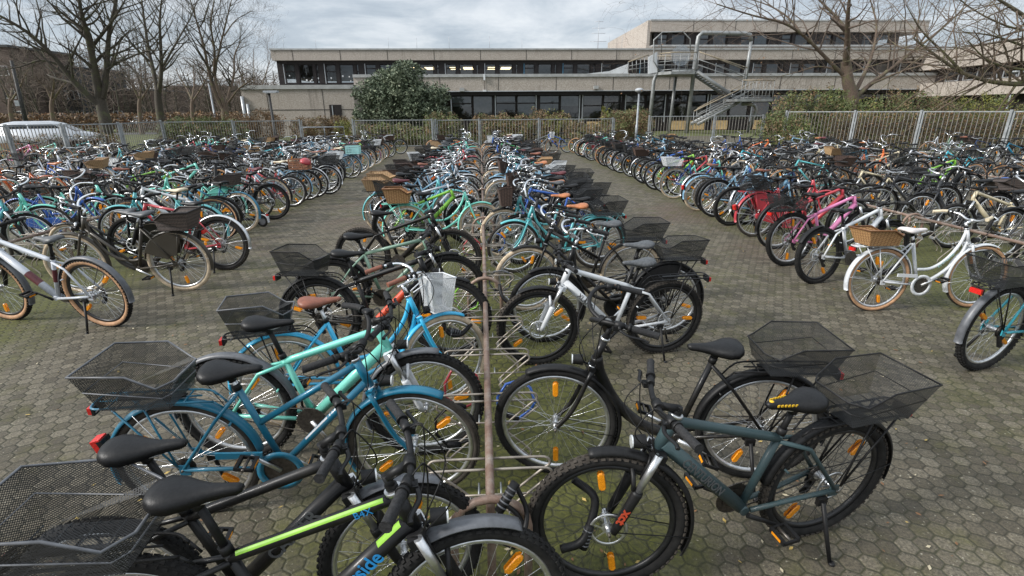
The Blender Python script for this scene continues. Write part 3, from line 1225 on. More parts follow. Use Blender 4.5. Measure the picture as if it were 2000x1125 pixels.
# ------------------------------------------------------------------ the bicycles one can single out
def down_tube_text(root, txt, size, key, side=-1, along=.5, seg='down', up=0.0, bold=0.0, fat=1.35):
    fr = [c for c in root.children if c.name.split('.')[0] == 'frame'][0]
    a, b = {'down': (BB, HTB+AX*.035), 'top': (st(.39), HTT-AX*.022), 'fork': (CROWN.lerp(V((WB, 0, WR)), .95), CROWN.lerp(V((WB, 0, WR)), .45))}[seg]
    d = (b-a).normalized()
    X = d if side < 0 else -d
    Z = V((0, side, 0))
    Y = Z.cross(X)
    r = {'down': .021*fat*(1.5/1.35 if fat > 1.3 else 1), 'top': .021, 'fork': .0855}[seg]+.0015
    c = a.lerp(b, along)+V((0, side*r, 0))+Y*up
    m = Matrix(((X.x, Y.x, Z.x, c.x), (X.y, Y.y, Z.y, c.y), (X.z, Y.z, Z.z, c.z), (0, 0, 0, 1)))
    par = fr
    if seg == 'fork':
        par = [k for k in root.children if k.name.split('.')[0] == 'fork'][0]
    link('lettering', text_mesh(txt, size, key, .0006, bold), par, m)

def frame_band(root, key, a, b, f0, f1, r, name='stripe', arc=None, parent='frame'):
    """painted band round a tube, or a stripe along its side, as a thin skin of paint"""
    fr = [c for c in root.children if c.name.split('.')[0] == parent][0]
    mb = MB()
    p, q_ = a.lerp(b, f0), a.lerp(b, f1)
    if arc is None:
        mb.tube([p, q_], r, key, 14, caps=False)
    else:
        d = (b-a).normalized()
        n = V((0, 1, 0))
        w = d.cross(n)
        P = []
        for e in (p, q_):
            for k in range(6):
                t = arc[0]+(arc[1]-arc[0])*k/5
                P.append(e+n*cos(t)*r+w*sin(t)*r)
        mb.add(P, [(k, k+1, 7+k, 6+k) for k in range(5)], key, True)
    obj(name, mb, fr)

D = dict
HS = {'ML': .96, 'MR': .96}
# side M: middle rack facing it from the street side; N: middle rack from the hedge side; ...
HERO = [
 # --- middle rack, street side (facing +x) : anchor 'F' front wheel centre / 'R' rear wheel centre in photo pixels
 D(row='ML', a='F', p=(928, 1188), h=2, roll=-1, sc=.95, id='river', label='black bicycle with a lime stripe and big wire basket beside the steel rail end',
   s=D(t='mtb', col='black', guard='grey', gkind='frontclip', fork='susp', tyre='mtb', basket='greywire', bar='riser', rim='silver', post_ext=.62, bscale=1.12, steer=.12, case=0)),
 D(row='ML', a='F', p=(790, 1078), h=5, roll=1, sc=.91, id='carver', label='matt black bicycle with grey lettering and long grey plastic front mudguard',
   s=D(t='mtb', col='black', guard='grey', gkind='frontclip', fork='susp', tyre='mtb', bar='riser', post_ext=.69, steer=.18)),
 D(row='ML', a='F', p=(810, 862), h=3, roll=3, id='blue', label='petrol blue city bicycle with chain guard, red tail lamp and wire basket',
   s=D(t='trap', col='petrol blue', guard='frame', case=2, casecol='frame', rackcol='frame', tyre='city', basket='greywire', bar='swept', guardlight=1, post='alu', steer=-.1)),
 D(row='ML', a='F', p=(833, 788), h=-2, roll=2, id='mint', label='mint mountain bike with white suspension fork between the two blue bicycles',
   s=D(t='mtb', col='mint', guard='grey', gkind='short', fork='susp', forkcol='white', tyre='mtb', bar='flat', steer=.1)),
 D(row='ML', a='F', p=(872, 702), h=13, roll=-2, sc=.91, id='sky', label='sky-blue cruiser with cream tyres, brown saddle and white front basket',
   s=D(t='double', col='sky-blue', guard='frame', tyre='cream', saddle='brown', grip='brown', barcol='chrome', bar='city', basket='greywire', fbasket='white', steer=.25, post='alu')),
 D(row='ML', a='F', p=(880, 622), h=-6, roll=-3, id='cube', label='black bicycle with bright red down tube and a wire basket on its rack',
   s=D(t='mtb', col='black', guard='black', fork='susp', tyre='mtb', basket='wire', bar='flat', rim='black', steer=.1)),
 D(row='ML', a='F', p=(880, 560), h=3, roll=2, id='sage', label='sage green touring bicycle with black mudguards behind the red and black one',
   s=D(t='dia', col='sage green', guard='black', gkind='short', fork='susp', tyre='mtb', bar='flat', rim='black')),
 D(row='ML', a='F', p=(886, 500), h=-8, roll=2, id='mtb', label='black mountain bike with large knobbly tyres and no mudguards near the mint cruiser',
   s=D(t='mtb', col='black', guard=None, fork='susp', tyre='mtbdust', bar='flat', rim='black', light=0)),
 D(row='ML', a='F', p=(940, 440), h=6, roll=-2, id='mintw', label='mint cruiser with tan wicker rear basket and cream tyres',
   s=D(t='double', col='mint', guard='frame', tyre='cream', saddle='black', bar='city', barcol='chrome', basket='wicker_tan', rackcol='frame', steer=.1)),
 D(row='ML', a='F', p=(912, 432), h=10, roll=3, id='lime', label='lime green mountain bike squeezed beside the mint cruiser with wicker basket',
   s=D(t='mtb', col='lime green', guard=None, fork='susp', tyre='mtb', bar='flat', rim='black', light=0)),
 # --- middle rack, hedge side (facing -x)
 D(row='MR', a='F', p=(1182, 1015), h=191, roll=-4, sc=.95, id='cent', label='slate green bicycle with yellow-marked saddle, orange fork lettering and large wire basket',
   s=D(t='mtb', col='slate green', guard='black', gkind='short', fork='susp', tyre='mtbdust', rim='black', basket='wire', bar='flat', steer=-.28, spokes='black', stand=1, post_ext=.54)),
 D(row='MR', a='F', p=(1085, 822), h=174, roll=-2, id='step', label='black step-through bicycle with one thick swooping tube and a wire basket',
   s=D(t='step', col='black', post_ext=.53, guard='black', tyre='trek', basket='wire', bar='city', steer=-.05, rim='silver', fork='rigid')),
 D(row='MR', a='F', p=(1050, 637), h=187, roll=-4, sc=.94, id='lakes', label='white mountain bike with white fork, grey saddle and empty black rear rack',
   s=D(t='mtb', col='white', guard='black', gkind='frontclip', fork='susp', forkcol='white', tyre='mtbdust', rim='black', rack=1, saddle='grey', bar='flat', steer=-.1, light=1)),
 D(row='MR', a='F', p=(1068, 598), h=184, roll=3, id='skirt', label='black bicycle with solid coat guard and wire basket behind the white mountain bike',
   s=D(t='dutch', col='black', guard='black', tyre='trek', basket='wire', skirt=1, case=1, casecol='black', bar='city', saddle='grey', barcol='alu')),
 D(row='MR', a='F', p=(1030, 545), h=184, roll=1, id='creamt', label='black roadster with cream tyres and wire basket next to the turquoise bicycle',
   s=D(t='trap', col='black', guard='black', tyre='cream', basket='wire', bar='city', saddle='grey', barcol='chrome')),
 D(row='MR', a='F', p=(1003, 482), h=186, roll=-2, id='turq', label='turquoise cruiser with tall chrome handlebar and tan leather saddle',
   s=D(t='double', col='turquoise', guard='frame', tyre='city', saddle='tan', bar='high', barcol='chrome', basket='wire', rackcol='frame', steer=-.05)),
 D(row='MR', a='F', p=(985, 455), h=186, roll=2, id='fwick', label='grey cruiser carrying a brown wicker front basket, cream tyres and tan saddle',
   s=D(t='double', col='turquoise', guard='black', tyre='cream', saddle='tan', bar='city', barcol='chrome', basket='wire', fbasket='wicker_brown')),
 D(row='MR', a='F', p=(985, 425), h=184, roll=-2, id='c1', label='black touring bicycle with wire basket behind the tan-saddled turquoise cruisers',
   s=D(t='dia', col='black', guard='black', tyre='trek', basket='wire', bar='city', saddle='grey')),
 # --- rack on the street side, aisle side (rear wheels to the aisle, facing -x)
 D(row='LR', a='R', p=(196, 570), h=167, roll=-6, id='silver', label='silver bicycle with dark red frame patches and tan-walled tyres on its kickstand',
   s=D(t='mtb', col='silver', guard='grey', gkind='short', fork='susp', tyre='tan', bar='flat', rim='black', saddle='grey', stand=1)),
 D(row='LR', a='R', p=(352, 510), h=179, roll=-3, id='dutch', label='brown-black roadster with swan-neck frame and dark wicker basket over a coat guard',
   s=D(t='dutch', col='brown-black', guard='frame', tyre='cream', saddle='grey', basket='wicker_dark', skirt=1, skirtcol='frame', bar='city', barcol='chrome', rackcol='frame')),
 D(row='LR', a='R', p=(432, 476), h=176, roll=3, id='mtbl', label='dark bicycle with red rear fork and silver mudguard behind the brown-black roadster',
   s=D(t='dia', col='red', guard='silver', gkind='short', tyre='mtbdust', bar='flat', rim='black', fork='susp')),
 D(row='LR', a='R', p=(440, 405), h=183, roll=2, id='mintl', label='pale mint roadster with mint coat guard and dark wicker basket',
   s=D(t='dutch', col='mint', guard='frame', tyre='trek', basket='wicker_dark', skirt=1, skirtcol='frame', bar='city', barcol='chrome', rackcol='frame', case=1)),
 D(row='LR', a='R', p=(530, 393), h=181, roll=-2, id='blackl', label='all-black mountain bike with grey mudguard behind the mint roadster',
   s=D(t='mtb', col='black', guard='grey', gkind='clip', tyre='mtb', bar='flat', rim='black', fork='susp', spokes='black')),
 D(row='LR', a='R', p=(578, 366), h=181, roll=3, id='crate', label='pale blue roadster carrying an open brown wooden crate',
   s=D(t='double', col='pale blue', guard='frame', tyre='city', crate='crate_wood', bar='city', barcol='chrome', rackcol='frame', saddle='cream')),
 D(row='LR', a='R', p=(614, 357), h=178, roll=-2, id='l7a', label='white touring bicycle with silver mudguards beside the wooden crate',
   s=D(t='dia', col='white', guard='silver', tyre='trek', bar='flat')),
 D(row='LR', a='R', p=(640, 352), h=180, roll=2, id='l7', label='black touring bicycle with wire basket close behind the wooden crate',
   s=D(t='dia', col='black', guard='silver', tyre='trek', basket='wire', bar='city', barcol='alu')),
 D(row='LR', a='R', p=(684, 326), h=182, roll=0, id='mcrate', label='pale blue roadster with mint plastic crate and cream saddle',
   s=D(t='dutch', col='pale blue', guard='frame', tyre='city', crate='crate_mint', bar='city', barcol='chrome', saddle='cream', rackcol='frame')),
 D(row='OR', a='R', p=(1812, 378), h=22, roll=2, id='pann', label='black touring bicycle with red pannier bags on both sides',
   s=D(t='dia', col='black', guard='black', tyre='trek', rack=1, bar='flat', fork='susp', pannier='red')),
 # --- rack on the hedge side, aisle side (facing +x)
 D(row='RL', a='R', p=(1937, 640), h=14, roll=2, id='teal', label='teal bicycle with red tail lamp and black wire basket beside the white wicker one',
   s=D(t='trap', col='teal', guard='grey', gkind='short', tyre='mtb', basket='wire', bar='flat', fork='susp')),
 D(row='RL', a='R', p=(1717, 547), h=1, roll=-3, sc=.93, id='white', label='white cruiser with honey-coloured wicker basket and white saddle',
   s=D(t='double', col='white', guard='frame', tyre='tancity', saddle='white', grip='cream', bar='swept', barcol='alu', basket='wicker_tan', rackcol='frame', case=2, post='alu')),
 D(row='RL', a='R', p=(1603, 500), h=14, roll=-5, sc=.95, id='wmtb', label='white mountain bike with black rear mudguard between pink bicycle and wicker basket',
   s=D(t='mtb', col='white', guard='black', gkind='clip', tyre='mtb', bar='flat', fork='susp', rim='black', light=0)),
 D(row='RL', a='R', p=(1545, 468), h=10, roll=-3, id='pink', label='pink bicycle with low black wire basket',
   s=D(t='mtb', col='pink', guard=None, tyre='mtb', basket='wire', bar='flat', fork='susp', light=0)),
 D(row='RL', a='R', p=(1520, 440), h=6, roll=2, id='redb', label='red mountain bike with black mudguards between pink and crimson bicycles',
   s=D(t='mtb', col='red', guard='black', tyre='trek', rack=1, bar='flat', fork='susp')),
 D(row='RL', a='R', p=(1478, 420), h=4, roll=-2, id='red', label='crimson roadster with red mudguards, coat guard and black wire basket',
   s=D(t='double', col='red', guard='frame', tyre='city', basket='wire', bar='city', case=1, rackcol='frame', guardlight=1, skirt=1, skirtcol='frame')),
 D(row='RL', a='R', p=(1430, 402), h=4, roll=2, id='lb1', label='pale blue mountain bike with fat black tyres behind the crimson roadster',
   s=D(t='mtb', col='pale blue', guard=None, tyre='mtb', bar='flat', rim='black')),
 D(row='RL', a='R', p=(1400, 388), h=2, roll=-3, id='lb2', label='pale blue step-through bicycle with black mudguards and rack',
   s=D(t='trap', col='pale blue', guard='black', tyre='trek', rack=1, bar='city')),
 D(row='RL', a='R', p=(1368, 378), h=2, roll=1, id='lb3', label='pale blue roadster with pale blue mudguards beside the white wire basket',
   s=D(t='double', col='pale blue', guard='frame', tyre='cream', rack=1, bar='city', barcol='chrome', guardlight=1)),
 D(row='RL', a='R', p=(1318, 358), h=2, roll=-2, id='wcrate', label='royal blue bicycle with tan tyres and white wire rear basket',
   s=D(t='double', col='royal blue', guard='grey', tyre='cream', basket='white', bar='city', barcol='chrome')),
]

LOW_FIELDS = ('t', 'tyre', 'bar', 'fork', 'case', 'guard', 'gkind', 'rack', 'basket', 'crate', 'fbasket', 'skirt', 'steer')
def low_key(s):
    return tuple((k, (1 if k == 'guard' and s.get(k, 1) else s.get(k))) if k not in ('tyre',) else (k, TYRES[s.get('tyre', 'trek')][0]) for k in LOW_FIELDS)

KINDS_ = {'dia': 'touring bicycle', 'mtb': 'mountain bike', 'step': 'step-through bicycle', 'double': 'cruiser', 'trap': 'mixte bicycle', 'dutch': 'roadster'}
FEAT = {'wire': 'wire basket', 'greywire': 'wire basket', 'wicker_tan': 'tan wicker basket', 'wicker_pale': 'pale wicker basket', 'wicker_brown': 'brown wicker basket',
        'wicker_dark': 'dark wicker basket', 'white': 'white wire basket'}
ORD1 = 'zeroth first second third fourth fifth sixth seventh eighth ninth tenth eleventh twelfth thirteenth fourteenth fifteenth sixteenth seventeenth eighteenth nineteenth'.split()
TENS = {2: 'twent', 3: 'thirt', 4: 'fort', 5: 'fift', 6: 'sixt'}
def ordinal(n):
    if n < 20:
        return ORD1[n]
    t, o = divmod(n, 10)
    return TENS[t]+'ieth' if o == 0 else TENS[t]+'y-'+ORD1[o]

ROWTXT = {'ML': 'street side of middle rack', 'MR': 'hedge side of middle rack', 'LR': 'aisle side of street rack', 'LL': 'car side of street rack',
          'RL': 'aisle side of hedge rack', 'RR': 'fence side of hedge rack', 'OL': 'aisle side of car-park rack', 'OM': 'car side of car-park rack',
          'FL': 'along the fence by cars', 'OR': 'aisle side of shrub rack', 'OS': 'shrub side of shrub rack', 'FR': 'along the shrub fence', 'GB': 'beside the tall gate'}
GROUPTXT = {k: 'bicycles parked on the '+v if ' side' in v else 'bicycles parked '+v for k, v in ROWTXT.items()}

def auto_spec(rng, row):
    s = {}
    dark = row in ('OR', 'OS', 'FR', 'RR')
    t = rng.choices(['dia', 'mtb', 'double', 'trap', 'dutch', 'step'], [26, 44, 8, 12, 5, 5] if dark else [24, 20, 22, 14, 13, 7])[0]
    col = rng.choices(['black', 'anthracite', 'grey', 'silver', 'white', 'pale blue', 'mint', 'royal blue', 'dark blue', 'red', 'turquoise', 'sage green', 'lime green', 'bright green', 'pink', 'teal', 'petrol blue', 'orange', 'cream'],
                      [38, 18, 8, 7, 6, 2, 1, 4, 7, 3, 1, 2, 1.2, 1.2, .5, 1.5, 3, 2, 2] if dark else [30, 13, 8, 9, 7, 10, 8, 4, 6, 3, 5, 3, .5, .5, 1, 2, 4, 1, 2])[0]
    s['t'], s['col'] = t, col
    if t == 'mtb':
        s['tyre'] = rng.choice(['mtb', 'mtb', 'mtbdust', 'tan'])
        s['fork'] = 'susp'
        s['bar'] = 'flat'
        s['guard'] = rng.choice([None, 'black', 'grey', None])
        s['gkind'] = rng.choice(['clip', 'short'])
        s['rim'] = rng.choice(['black', 'black', 'silver'])
        if rng.random() < .15:
            s['basket'] = 'wire'
            s['guard'] = 'black'
            s['gkind'] = 'full'
    else:
        s['tyre'] = rng.choices(['trek', 'city', 'cream', 'tancity'], [5, 5, 2.5, 1] if t in ('double', 'dutch', 'trap') else [6, 4, 0.3, .6])[0]
        s['bar'] = rng.choice(['flat', 'swept']) if t == 'dia' else rng.choice(['city', 'city', 'high', 'swept'])
        s['barcol'] = rng.choice(['black', 'alu', 'alu']) if t == 'dia' else rng.choice(['chrome', 'chrome', 'alu', 'black'])
        s['guard'] = rng.choice(['black', 'silver', 'black']) if t == 'dia' else rng.choice(['frame', 'frame', 'black', 'silver'])
        s['rack'] = 1
        s['saddle'] = rng.choices(['black', 'grey', 'brown', 'tan', 'cream', 'wine'], [10, 5, 2, 1, 1, 1])[0]
        if t != 'dia':
            s['case'] = rng.random() < .4
        if rng.random() < (.42 if t == 'dia' else .55):
            s['basket'] = rng.choices(['wire', 'wicker_brown', 'wicker_pale', 'wicker_dark', 'white'], [10, 3, 2, 2, 1])[0]
        elif rng.random() < .12:
            s['fbasket'] = rng.choice(['wicker_brown', 'wire', 'white'])
        if t == 'dutch' and rng.random() < .4:
            s['skirt'] = 1
            s['skirtcol'] = rng.choice(['frame', 'black'])
        if rng.random() < .3:
            s['fork'] = 'susp'
    s['steer'] = rng.choice([-.2, 0, 0, .2])
    return s

# hand-picked bicycles that follow the named ones in each row, nearest first
SEQ = {
 'ML': [D(t='dia', col='silver', tyre='trek', basket='wire', bar='city', barcol='alu', guard='silver', saddle='black'),
        D(t='double', col='turquoise', tyre='cream', guard='frame', basket='wicker_pale', bar='city', barcol='chrome', saddle='wine'),
        D(t='dutch', col='pale blue', tyre='city', guard='frame', basket='wicker_pale', bar='city', barcol='chrome', saddle='black'),
        D(t='trap', col='pale blue', tyre='city', guard='frame', basket='wicker_brown', bar='city', barcol='chrome', saddle='black'),
        D(t='dia', col='black', tyre='trek', guard='black', basket='wire', bar='swept', barcol='alu'),
        D(t='double', col='silver', tyre='city', guard='silver', basket='wicker_brown', bar='city', barcol='chrome', saddle='wine'),
        D(t='trap', col='pale blue', tyre='city', guard='frame', bar='city', barcol='chrome', rack=1, saddle='brown'),
        D(t='dutch', col='black', tyre='trek', guard='frame', basket='wicker_dark', bar='city', barcol='chrome'),
        D(t='dia', col='white', tyre='trek', guard='silver', bar='city', barcol='chrome', basket='wicker_brown', saddle='black')],
 'MR': [D(t='mtb', col='anthracite', tyre='mtb', guard='grey', gkind='clip', fork='susp', bar='flat'),
        D(t='dia', col='royal blue', tyre='trek', guard='black', bar='swept', basket='wire', saddle='black', barcol='alu'),
        D(t='double', col='grey', tyre='city', guard='silver', basket='wire', bar='high', barcol='chrome', saddle='tan'),
        D(t='trap', col='dark blue', tyre='trek', guard='black', fbasket='wicker_brown', basket='wire', bar='city', barcol='chrome', saddle='black'),
        D(t='dia', col='black', tyre='trek', guard='black', basket='wire', bar='city', barcol='chrome', saddle='wine'),
        D(t='double', col='silver', tyre='cream', guard='silver', basket='wire', bar='city', barcol='chrome', saddle='grey'),
        D(t='trap', col='pale blue', tyre='city', guard='frame', basket='white', bar='city', barcol='chrome', saddle='grey'),
        D(t='dutch', col='pale blue', tyre='cream', guard='frame', fbasket='wicker_brown', bar='city', barcol='chrome', rack=1, saddle='tan')],
 'LR': [D(t='dutch', col='black', tyre='trek', guard='black', skirt=1, basket='wire', bar='city', barcol='chrome'),
        D(t='double', col='white', tyre='city', guard='silver', basket='white', bar='city', barcol='chrome', saddle='cream'),
        D(t='dia', col='black', tyre='trek', guard='black', basket='white', bar='city', barcol='alu')],
 'RL': [D(t='dia', col='black', tyre='trek', guard='black', rack=1, bar='swept', basket='wire'),
        D(t='mtb', col='dark blue', tyre='trek', guard='silver', gkind='full', rack=1, bar='flat', fork='susp', saddle='brown'),
        D(t='mtb', col='anthracite', tyre='mtb', guard=None, bar='flat', fork='susp'),
        D(t='double', col='royal blue', tyre='cream', guard='silver', rack=1, bar='city', barcol='chrome', saddle='brown'),
        D(t='dia', col='grey', tyre='trek', guard='silver', rack=1, bar='city', barcol='alu', saddle='brown'),
        D(t='trap', col='mint', tyre='trek', guard='black', rack=1, bar='city', barcol='alu'),
        D(t='dia', col='red', tyre='trek', guard='black', rack=1, bar='swept'),
        D(t='mtb', col='lime green', tyre='mtb', guard=None, bar='flat', fork='susp'),
        D(t='dia', col='black', tyre='trek', guard='black', bar='flat', rack=1),
        D(t='mtb', col='royal blue', tyre='mtb', guard=None, bar='flat', fork='susp')],
 'RR': [D(t='mtb', col='sage green', tyre='mtb', guard='grey', gkind='short', bar='flat', fork='susp', rim='black'),
        D(t='dia', col='anthracite', tyre='trek', guard='black', bar='city', rack=1, barcol='alu'),
        D(t='mtb', col='cream', tyre='mtb', guard=None, bar='flat', fork='susp')],
 'OR': [D(t='mtb', col='cream', tyre='mtbdust', guard=None, bar='flat', fork='susp', rim='black')],
 'LL': [D(t='trap', col='dark blue', tyre='trek', guard='grey', bar='flat', rack=1, basket='wire'),
        D(t='dia', col='black', tyre='trek', guard='silver', bar='flat', rack=1),
        D(t='double', col='mint', tyre='city', guard='frame', bar='city', barcol='chrome', rack=1),
        D(t='mtb', col='turquoise', tyre='trek', guard='grey', bar='flat', fork='susp', gkind='short'),
        D(t='dutch', col='mint', tyre='city', guard='frame', bar='city', barcol='chrome', skirt=1, skirtcol='frame', rack=1, saddle='tan')],
}
# row: x of front axle (facing +x) or of front axle (facing -x), heading, y from, y to
ROWS = [('ML', -.40, 2, 7.2, 24.2), ('MR', .42, 183, 6.6, 24.2), ('LR', -5.25, 180, 6.5, 24.0), ('LL', -6.15, 2, 5.3, 24.0),
        ('RL', 5.62, 2, 7.6, 24.8), ('RR', 6.75, 182, 5.7, 23.5), ('OL', -10.3, 180, 8.6, 24.5), ('OM', -11.2, 0, 9.4, 24.5),
        ('OR', 10.9, 1, 8.2, 21.5), ('OS', 12.0, 181, 9.0, 21.0), ('FL', -16.2, 0, 15.4, 26.0), ('FR', 17.3, 181, 14.2, 20.2)]

def project(p):
    d = p-EYE
    z = d.dot(_f)
    if z < .2:
        return None
    return 1000+1000*d.dot(_r)/z, 562.5-1000*d.dot(_u)/z

def build_bikes():
    rng = random.Random(11)
    recs = []
    for h in HERO:
        p = onz(h['p'][0], h['p'][1], WR*h.get('sc', HS.get(h['row'], 1.0)))
        recs.append(dict(row=h['row'], x=p.x, y=p.y, head=h['h'], rear=h['a'] == 'R', roll=h['roll'], s=dict(h['s']), label=h['label'], id=h['id'], sc=h.get('sc', HS.get(h['row'], 1.0))))
    for row, xf, hd, y0, y1 in ROWS:
        seq = list(SEQ.get(row, []))
        y = y0
        taken = [r['y'] for r in recs if r['row'] == row]
        while y < y1:
            if row in ('ML', 'MR', 'LR', 'RL') and any(abs(y-t) < .27 for t in taken):
                y += .12
                continue
            if row == 'LR' and y < 12.5:
                s = auto_spec(rng, row)
                s.pop('basket', None)
            else:
                s = seq.pop(0) if seq else auto_spec(rng, row)
            sc = rng.choice([1, 1, 1, .97, .94, 1.02])
            rec = dict(row=row, x=xf+rng.uniform(-.14, .14), y=y+rng.uniform(-.13, .13), head=hd+rng.uniform(-9, 9), rear=False,
                       roll=max(-15, min(15, rng.gauss(0, 5.5))), s=dict(s), label=None, id=None, sc=sc)
            y += .53 if row in ('ML', 'MR', 'RL', 'LR') else .60
            if row not in ('ML', 'MR', 'LR', 'RL') and rng.random() < .05:
                continue
            recs.append(rec)
    # loose bicycles by the gate
    for (px, py, hd, s) in [(845, 288, 172, D(t='mtb', col='anthracite', tyre='tan', guard=None, bar='flat', fork='susp')),
                            (1078, 286, 8, D(t='mtb', col='grey', tyre='tancity', guard=None, bar='flat', fork='susp', fbasket='white')),
                            (1062, 284, 175, D(t='mtb', col='royal blue', tyre='mtb', guard=None, bar='flat', fork='susp')),
                            (735, 288, 200, D(t='dia', col='black', tyre='trek', guard='black', bar='city', rack=1)),
                            (700, 287, 170, D(t='double', col='white', tyre='city', guard='silver', bar='city', barcol='chrome', basket='wicker_brown'))]:
        p = onz(px, py, WR)
        recs.append(dict(row='GB', x=p.x, y=p.y, head=hd, rear=False, roll=4, s=s, label=None, id=None, sc=1.0))
    vis = []
    for r in recs:
        a = R_(r['head'])
        sgn = 1 if r['rear'] else -1
        mid = V((r['x']+sgn*cos(a)*WB*r['sc']/2, r['y']+sgn*sin(a)*WB*r['sc']/2, .5))
        ok = False
        for dx in (-.75, 0, .75):
            q = project(mid+V((dx, 0, 0)))
            if q and -20 < q[0] < 2020 and q[1] < 1250:
                ok = True
        if ok:
            r['dist'] = (mid-EYE).length
            r['my'] = mid.y
            vis.append(r)
    bynum = {}
    for r in sorted(vis, key=lambda r: r['my']):
        bynum.setdefault(r['row'], []).append(r)
        r['n'] = len(bynum[r['row']])
    vis.sort(key=lambda r: (r['id'] is None, r['dist']))
    single, rest = vis[:298], vis[298:]
    print('bicycles in view', len(vis), 'single', len(single))
    named = {}
    for r in single:
        s = r['s']
        prg = random.Random(int(r['x']*1000)*31+int(r['y']*1000))
        near = r['dist'] < 6.6 or (r['id'] and r['dist'] < 8.2)
        if near or r['dist'] < 12.5:
            root = bike(s, 2 if near else 1, prg)
        else:
            key = ('bicycle',)+low_key(s)
            me, keys = cached(key, lambda: bike_low(s))
            root = link('bicycle', me, None, None, keys, palette(s))
        place(root, r['x'], r['y'], r['head'], r['roll'], r['rear'], r['sc'])
        lab = r['label']
        if not lab:
            colw, kd = s['col'], KINDS_[s['t']]
            f = FEAT.get(s.get('basket')) or ('brown wooden crate' if s.get('crate') else None) or (FEAT[s['fbasket']].replace('basket', 'front basket') if s.get('fbasket') else None)
            pos = ('%s from near end, ' % ordinal(r['n'])) if r['row'] != 'GB' else ''
            lab = colw+' '+kd+((' with '+f) if f else '')+', '+pos+ROWTXT[r['row']]
            if len(lab.split()) > 16 and f:
                lab = colw+' '+kd+', '+pos+ROWTXT[r['row']]
        tag(root, lab, 'bicycle', GROUPTXT[r['row']])
        if r['id']:
            named[r['id']] = root
    if rest:
        big = MB()
        slots = {}
        for r in rest:
            s = r['s']
            mb = bike_low(s)
            pal = palette(s)
            a = R_(r['head'])
            x, y = r['x'], r['y']
            if not r['rear']:
                x, y = x-cos(a)*WB*r['sc'], y-sin(a)*WB*r['sc']
            m = T_((x, y, 0)) @ Matrix.Rotation(a, 4, 'Z') @ Matrix.Rotation(R_(r['roll']), 4, 'X') @ Matrix.Scale(r['sc'], 4)
            big.merge(mb, m, pal)
        tag(obj('distant_bicycles', big), 'mass of parked bicycles far back along the fences', 'bicycles', None, 'stuff')
    return named

def dress(named):
    """lettering and coloured details of the near bicycles"""
    b = named['river']
    a, e = st(.39), HTT-AX*.022
    frame_band(b, 'lime_print', a, e, .05, .93, .0222, 'stripe', (1.95, 2.65))
    frame_band(b, 'lime_print', BB, HTB+AX*.035, .80, .97, .0325, 'stripe', (1.8, 2.5))
    down_tube_text(b, 'riverside', .074, 'blue_print', -1, .585, bold=.001)
    down_tube_text(b, 'B4X', .036, 'blue_print', -1, .80, 'top', up=-.002)
    b = named['carver']
    down_tube_text(b, 'CARVER', .075, 'grey_print', -1, .55, bold=.002)
    bl = named['blue']
    frame_band(bl, 'pale_print', BB, HTB+AX*.035, .30, .56, .0192, 'stripe', (1.9, 2.5))
    for k in range(4):
        frame_band(bl, 'pale_print', BB, HTB+AX*.035, .585+.03*k, .60+.03*k, .0192, 'stripe', (1.9, 2.5))
    b = named['cube']
    frame_band(b, 'red_print', BB, HTB+AX*.035, .10, .62, .0325, 'painted_band')
    down_tube_text(b, 'CUBE', .05, 'plastic', -1, .36)
    b = named['cent']
    down_tube_text(b, 'CENTURION', .055, 'grey_print', 1, .55, fat=1.35, bold=.001)
    down_tube_text(b, 'xct', .055, 'red_print', 1, .45, 'fork', bold=.002)
    sd = [c for c in b.children if c.name.split('.')[0] == 'saddle'][0]
    mb = MB()
    for s in (1, -1):
        for k in range(6):
            mb.box((.03+.016*k, .0355*s-.0022*k*s, .047), (.010, .003, .010), 'yellow')
    mb.box((-.117, 0, .052), (.006, .05, .02), 'yellow')
    mb.ball((.128, 0, .056), .009, 'yellow', 8, 6, (1.2, 1, .5))
    obj('saddle_marks', mb, sd)
    down_tube_text(named['lakes'], 'XLAKE', .056, 'grey_print', 1, .62, bold=.001)
    b = named['silver']
    frame_band(b, 'wine_leather', BB, HTB+AX*.035, .28, .50, .0325, 'painted_band')
    frame_band(b, 'wine_leather', BB, st(.38), .45, .80, .0192, 'painted_band')
    if 'white' in named:
        down_tube_text(named['white'], 'KS CYCLING', .036, 'crate_mint', -1, .55, fat=.9)

def lock(name, pts, label, r=.011, combo=None):
    mb = MB()
    mb.tube(smooth_path(pts, 6), r, 'plastic', 8)
    root = empty(name, pts[0])
    obj('cable', mb, root).matrix_parent_inverse = Matrix.Translation(-V(pts[0]))
    mb = MB()
    p, q = (V(pts[0]), V(pts[0])+V((.0, .02, -.09))) if combo is None else (V(combo[0]), V(combo[1]))
    mb.tube([p, q], .019, 'plastic', 10)
    d = (q-p)
    for k in range(5):
        mb.tube([p+d*(.2+.15*k), p+d*(.2+.15*k)+d.normalized()*.006], .0205, 'grey_plastic', 10)
    obj('lock_barrel', mb, root).matrix_parent_inverse = Matrix.Translation(-V(pts[0]))
    tag(root, label, 'bicycle lock', 'bicycle locks hanging on the middle rack')

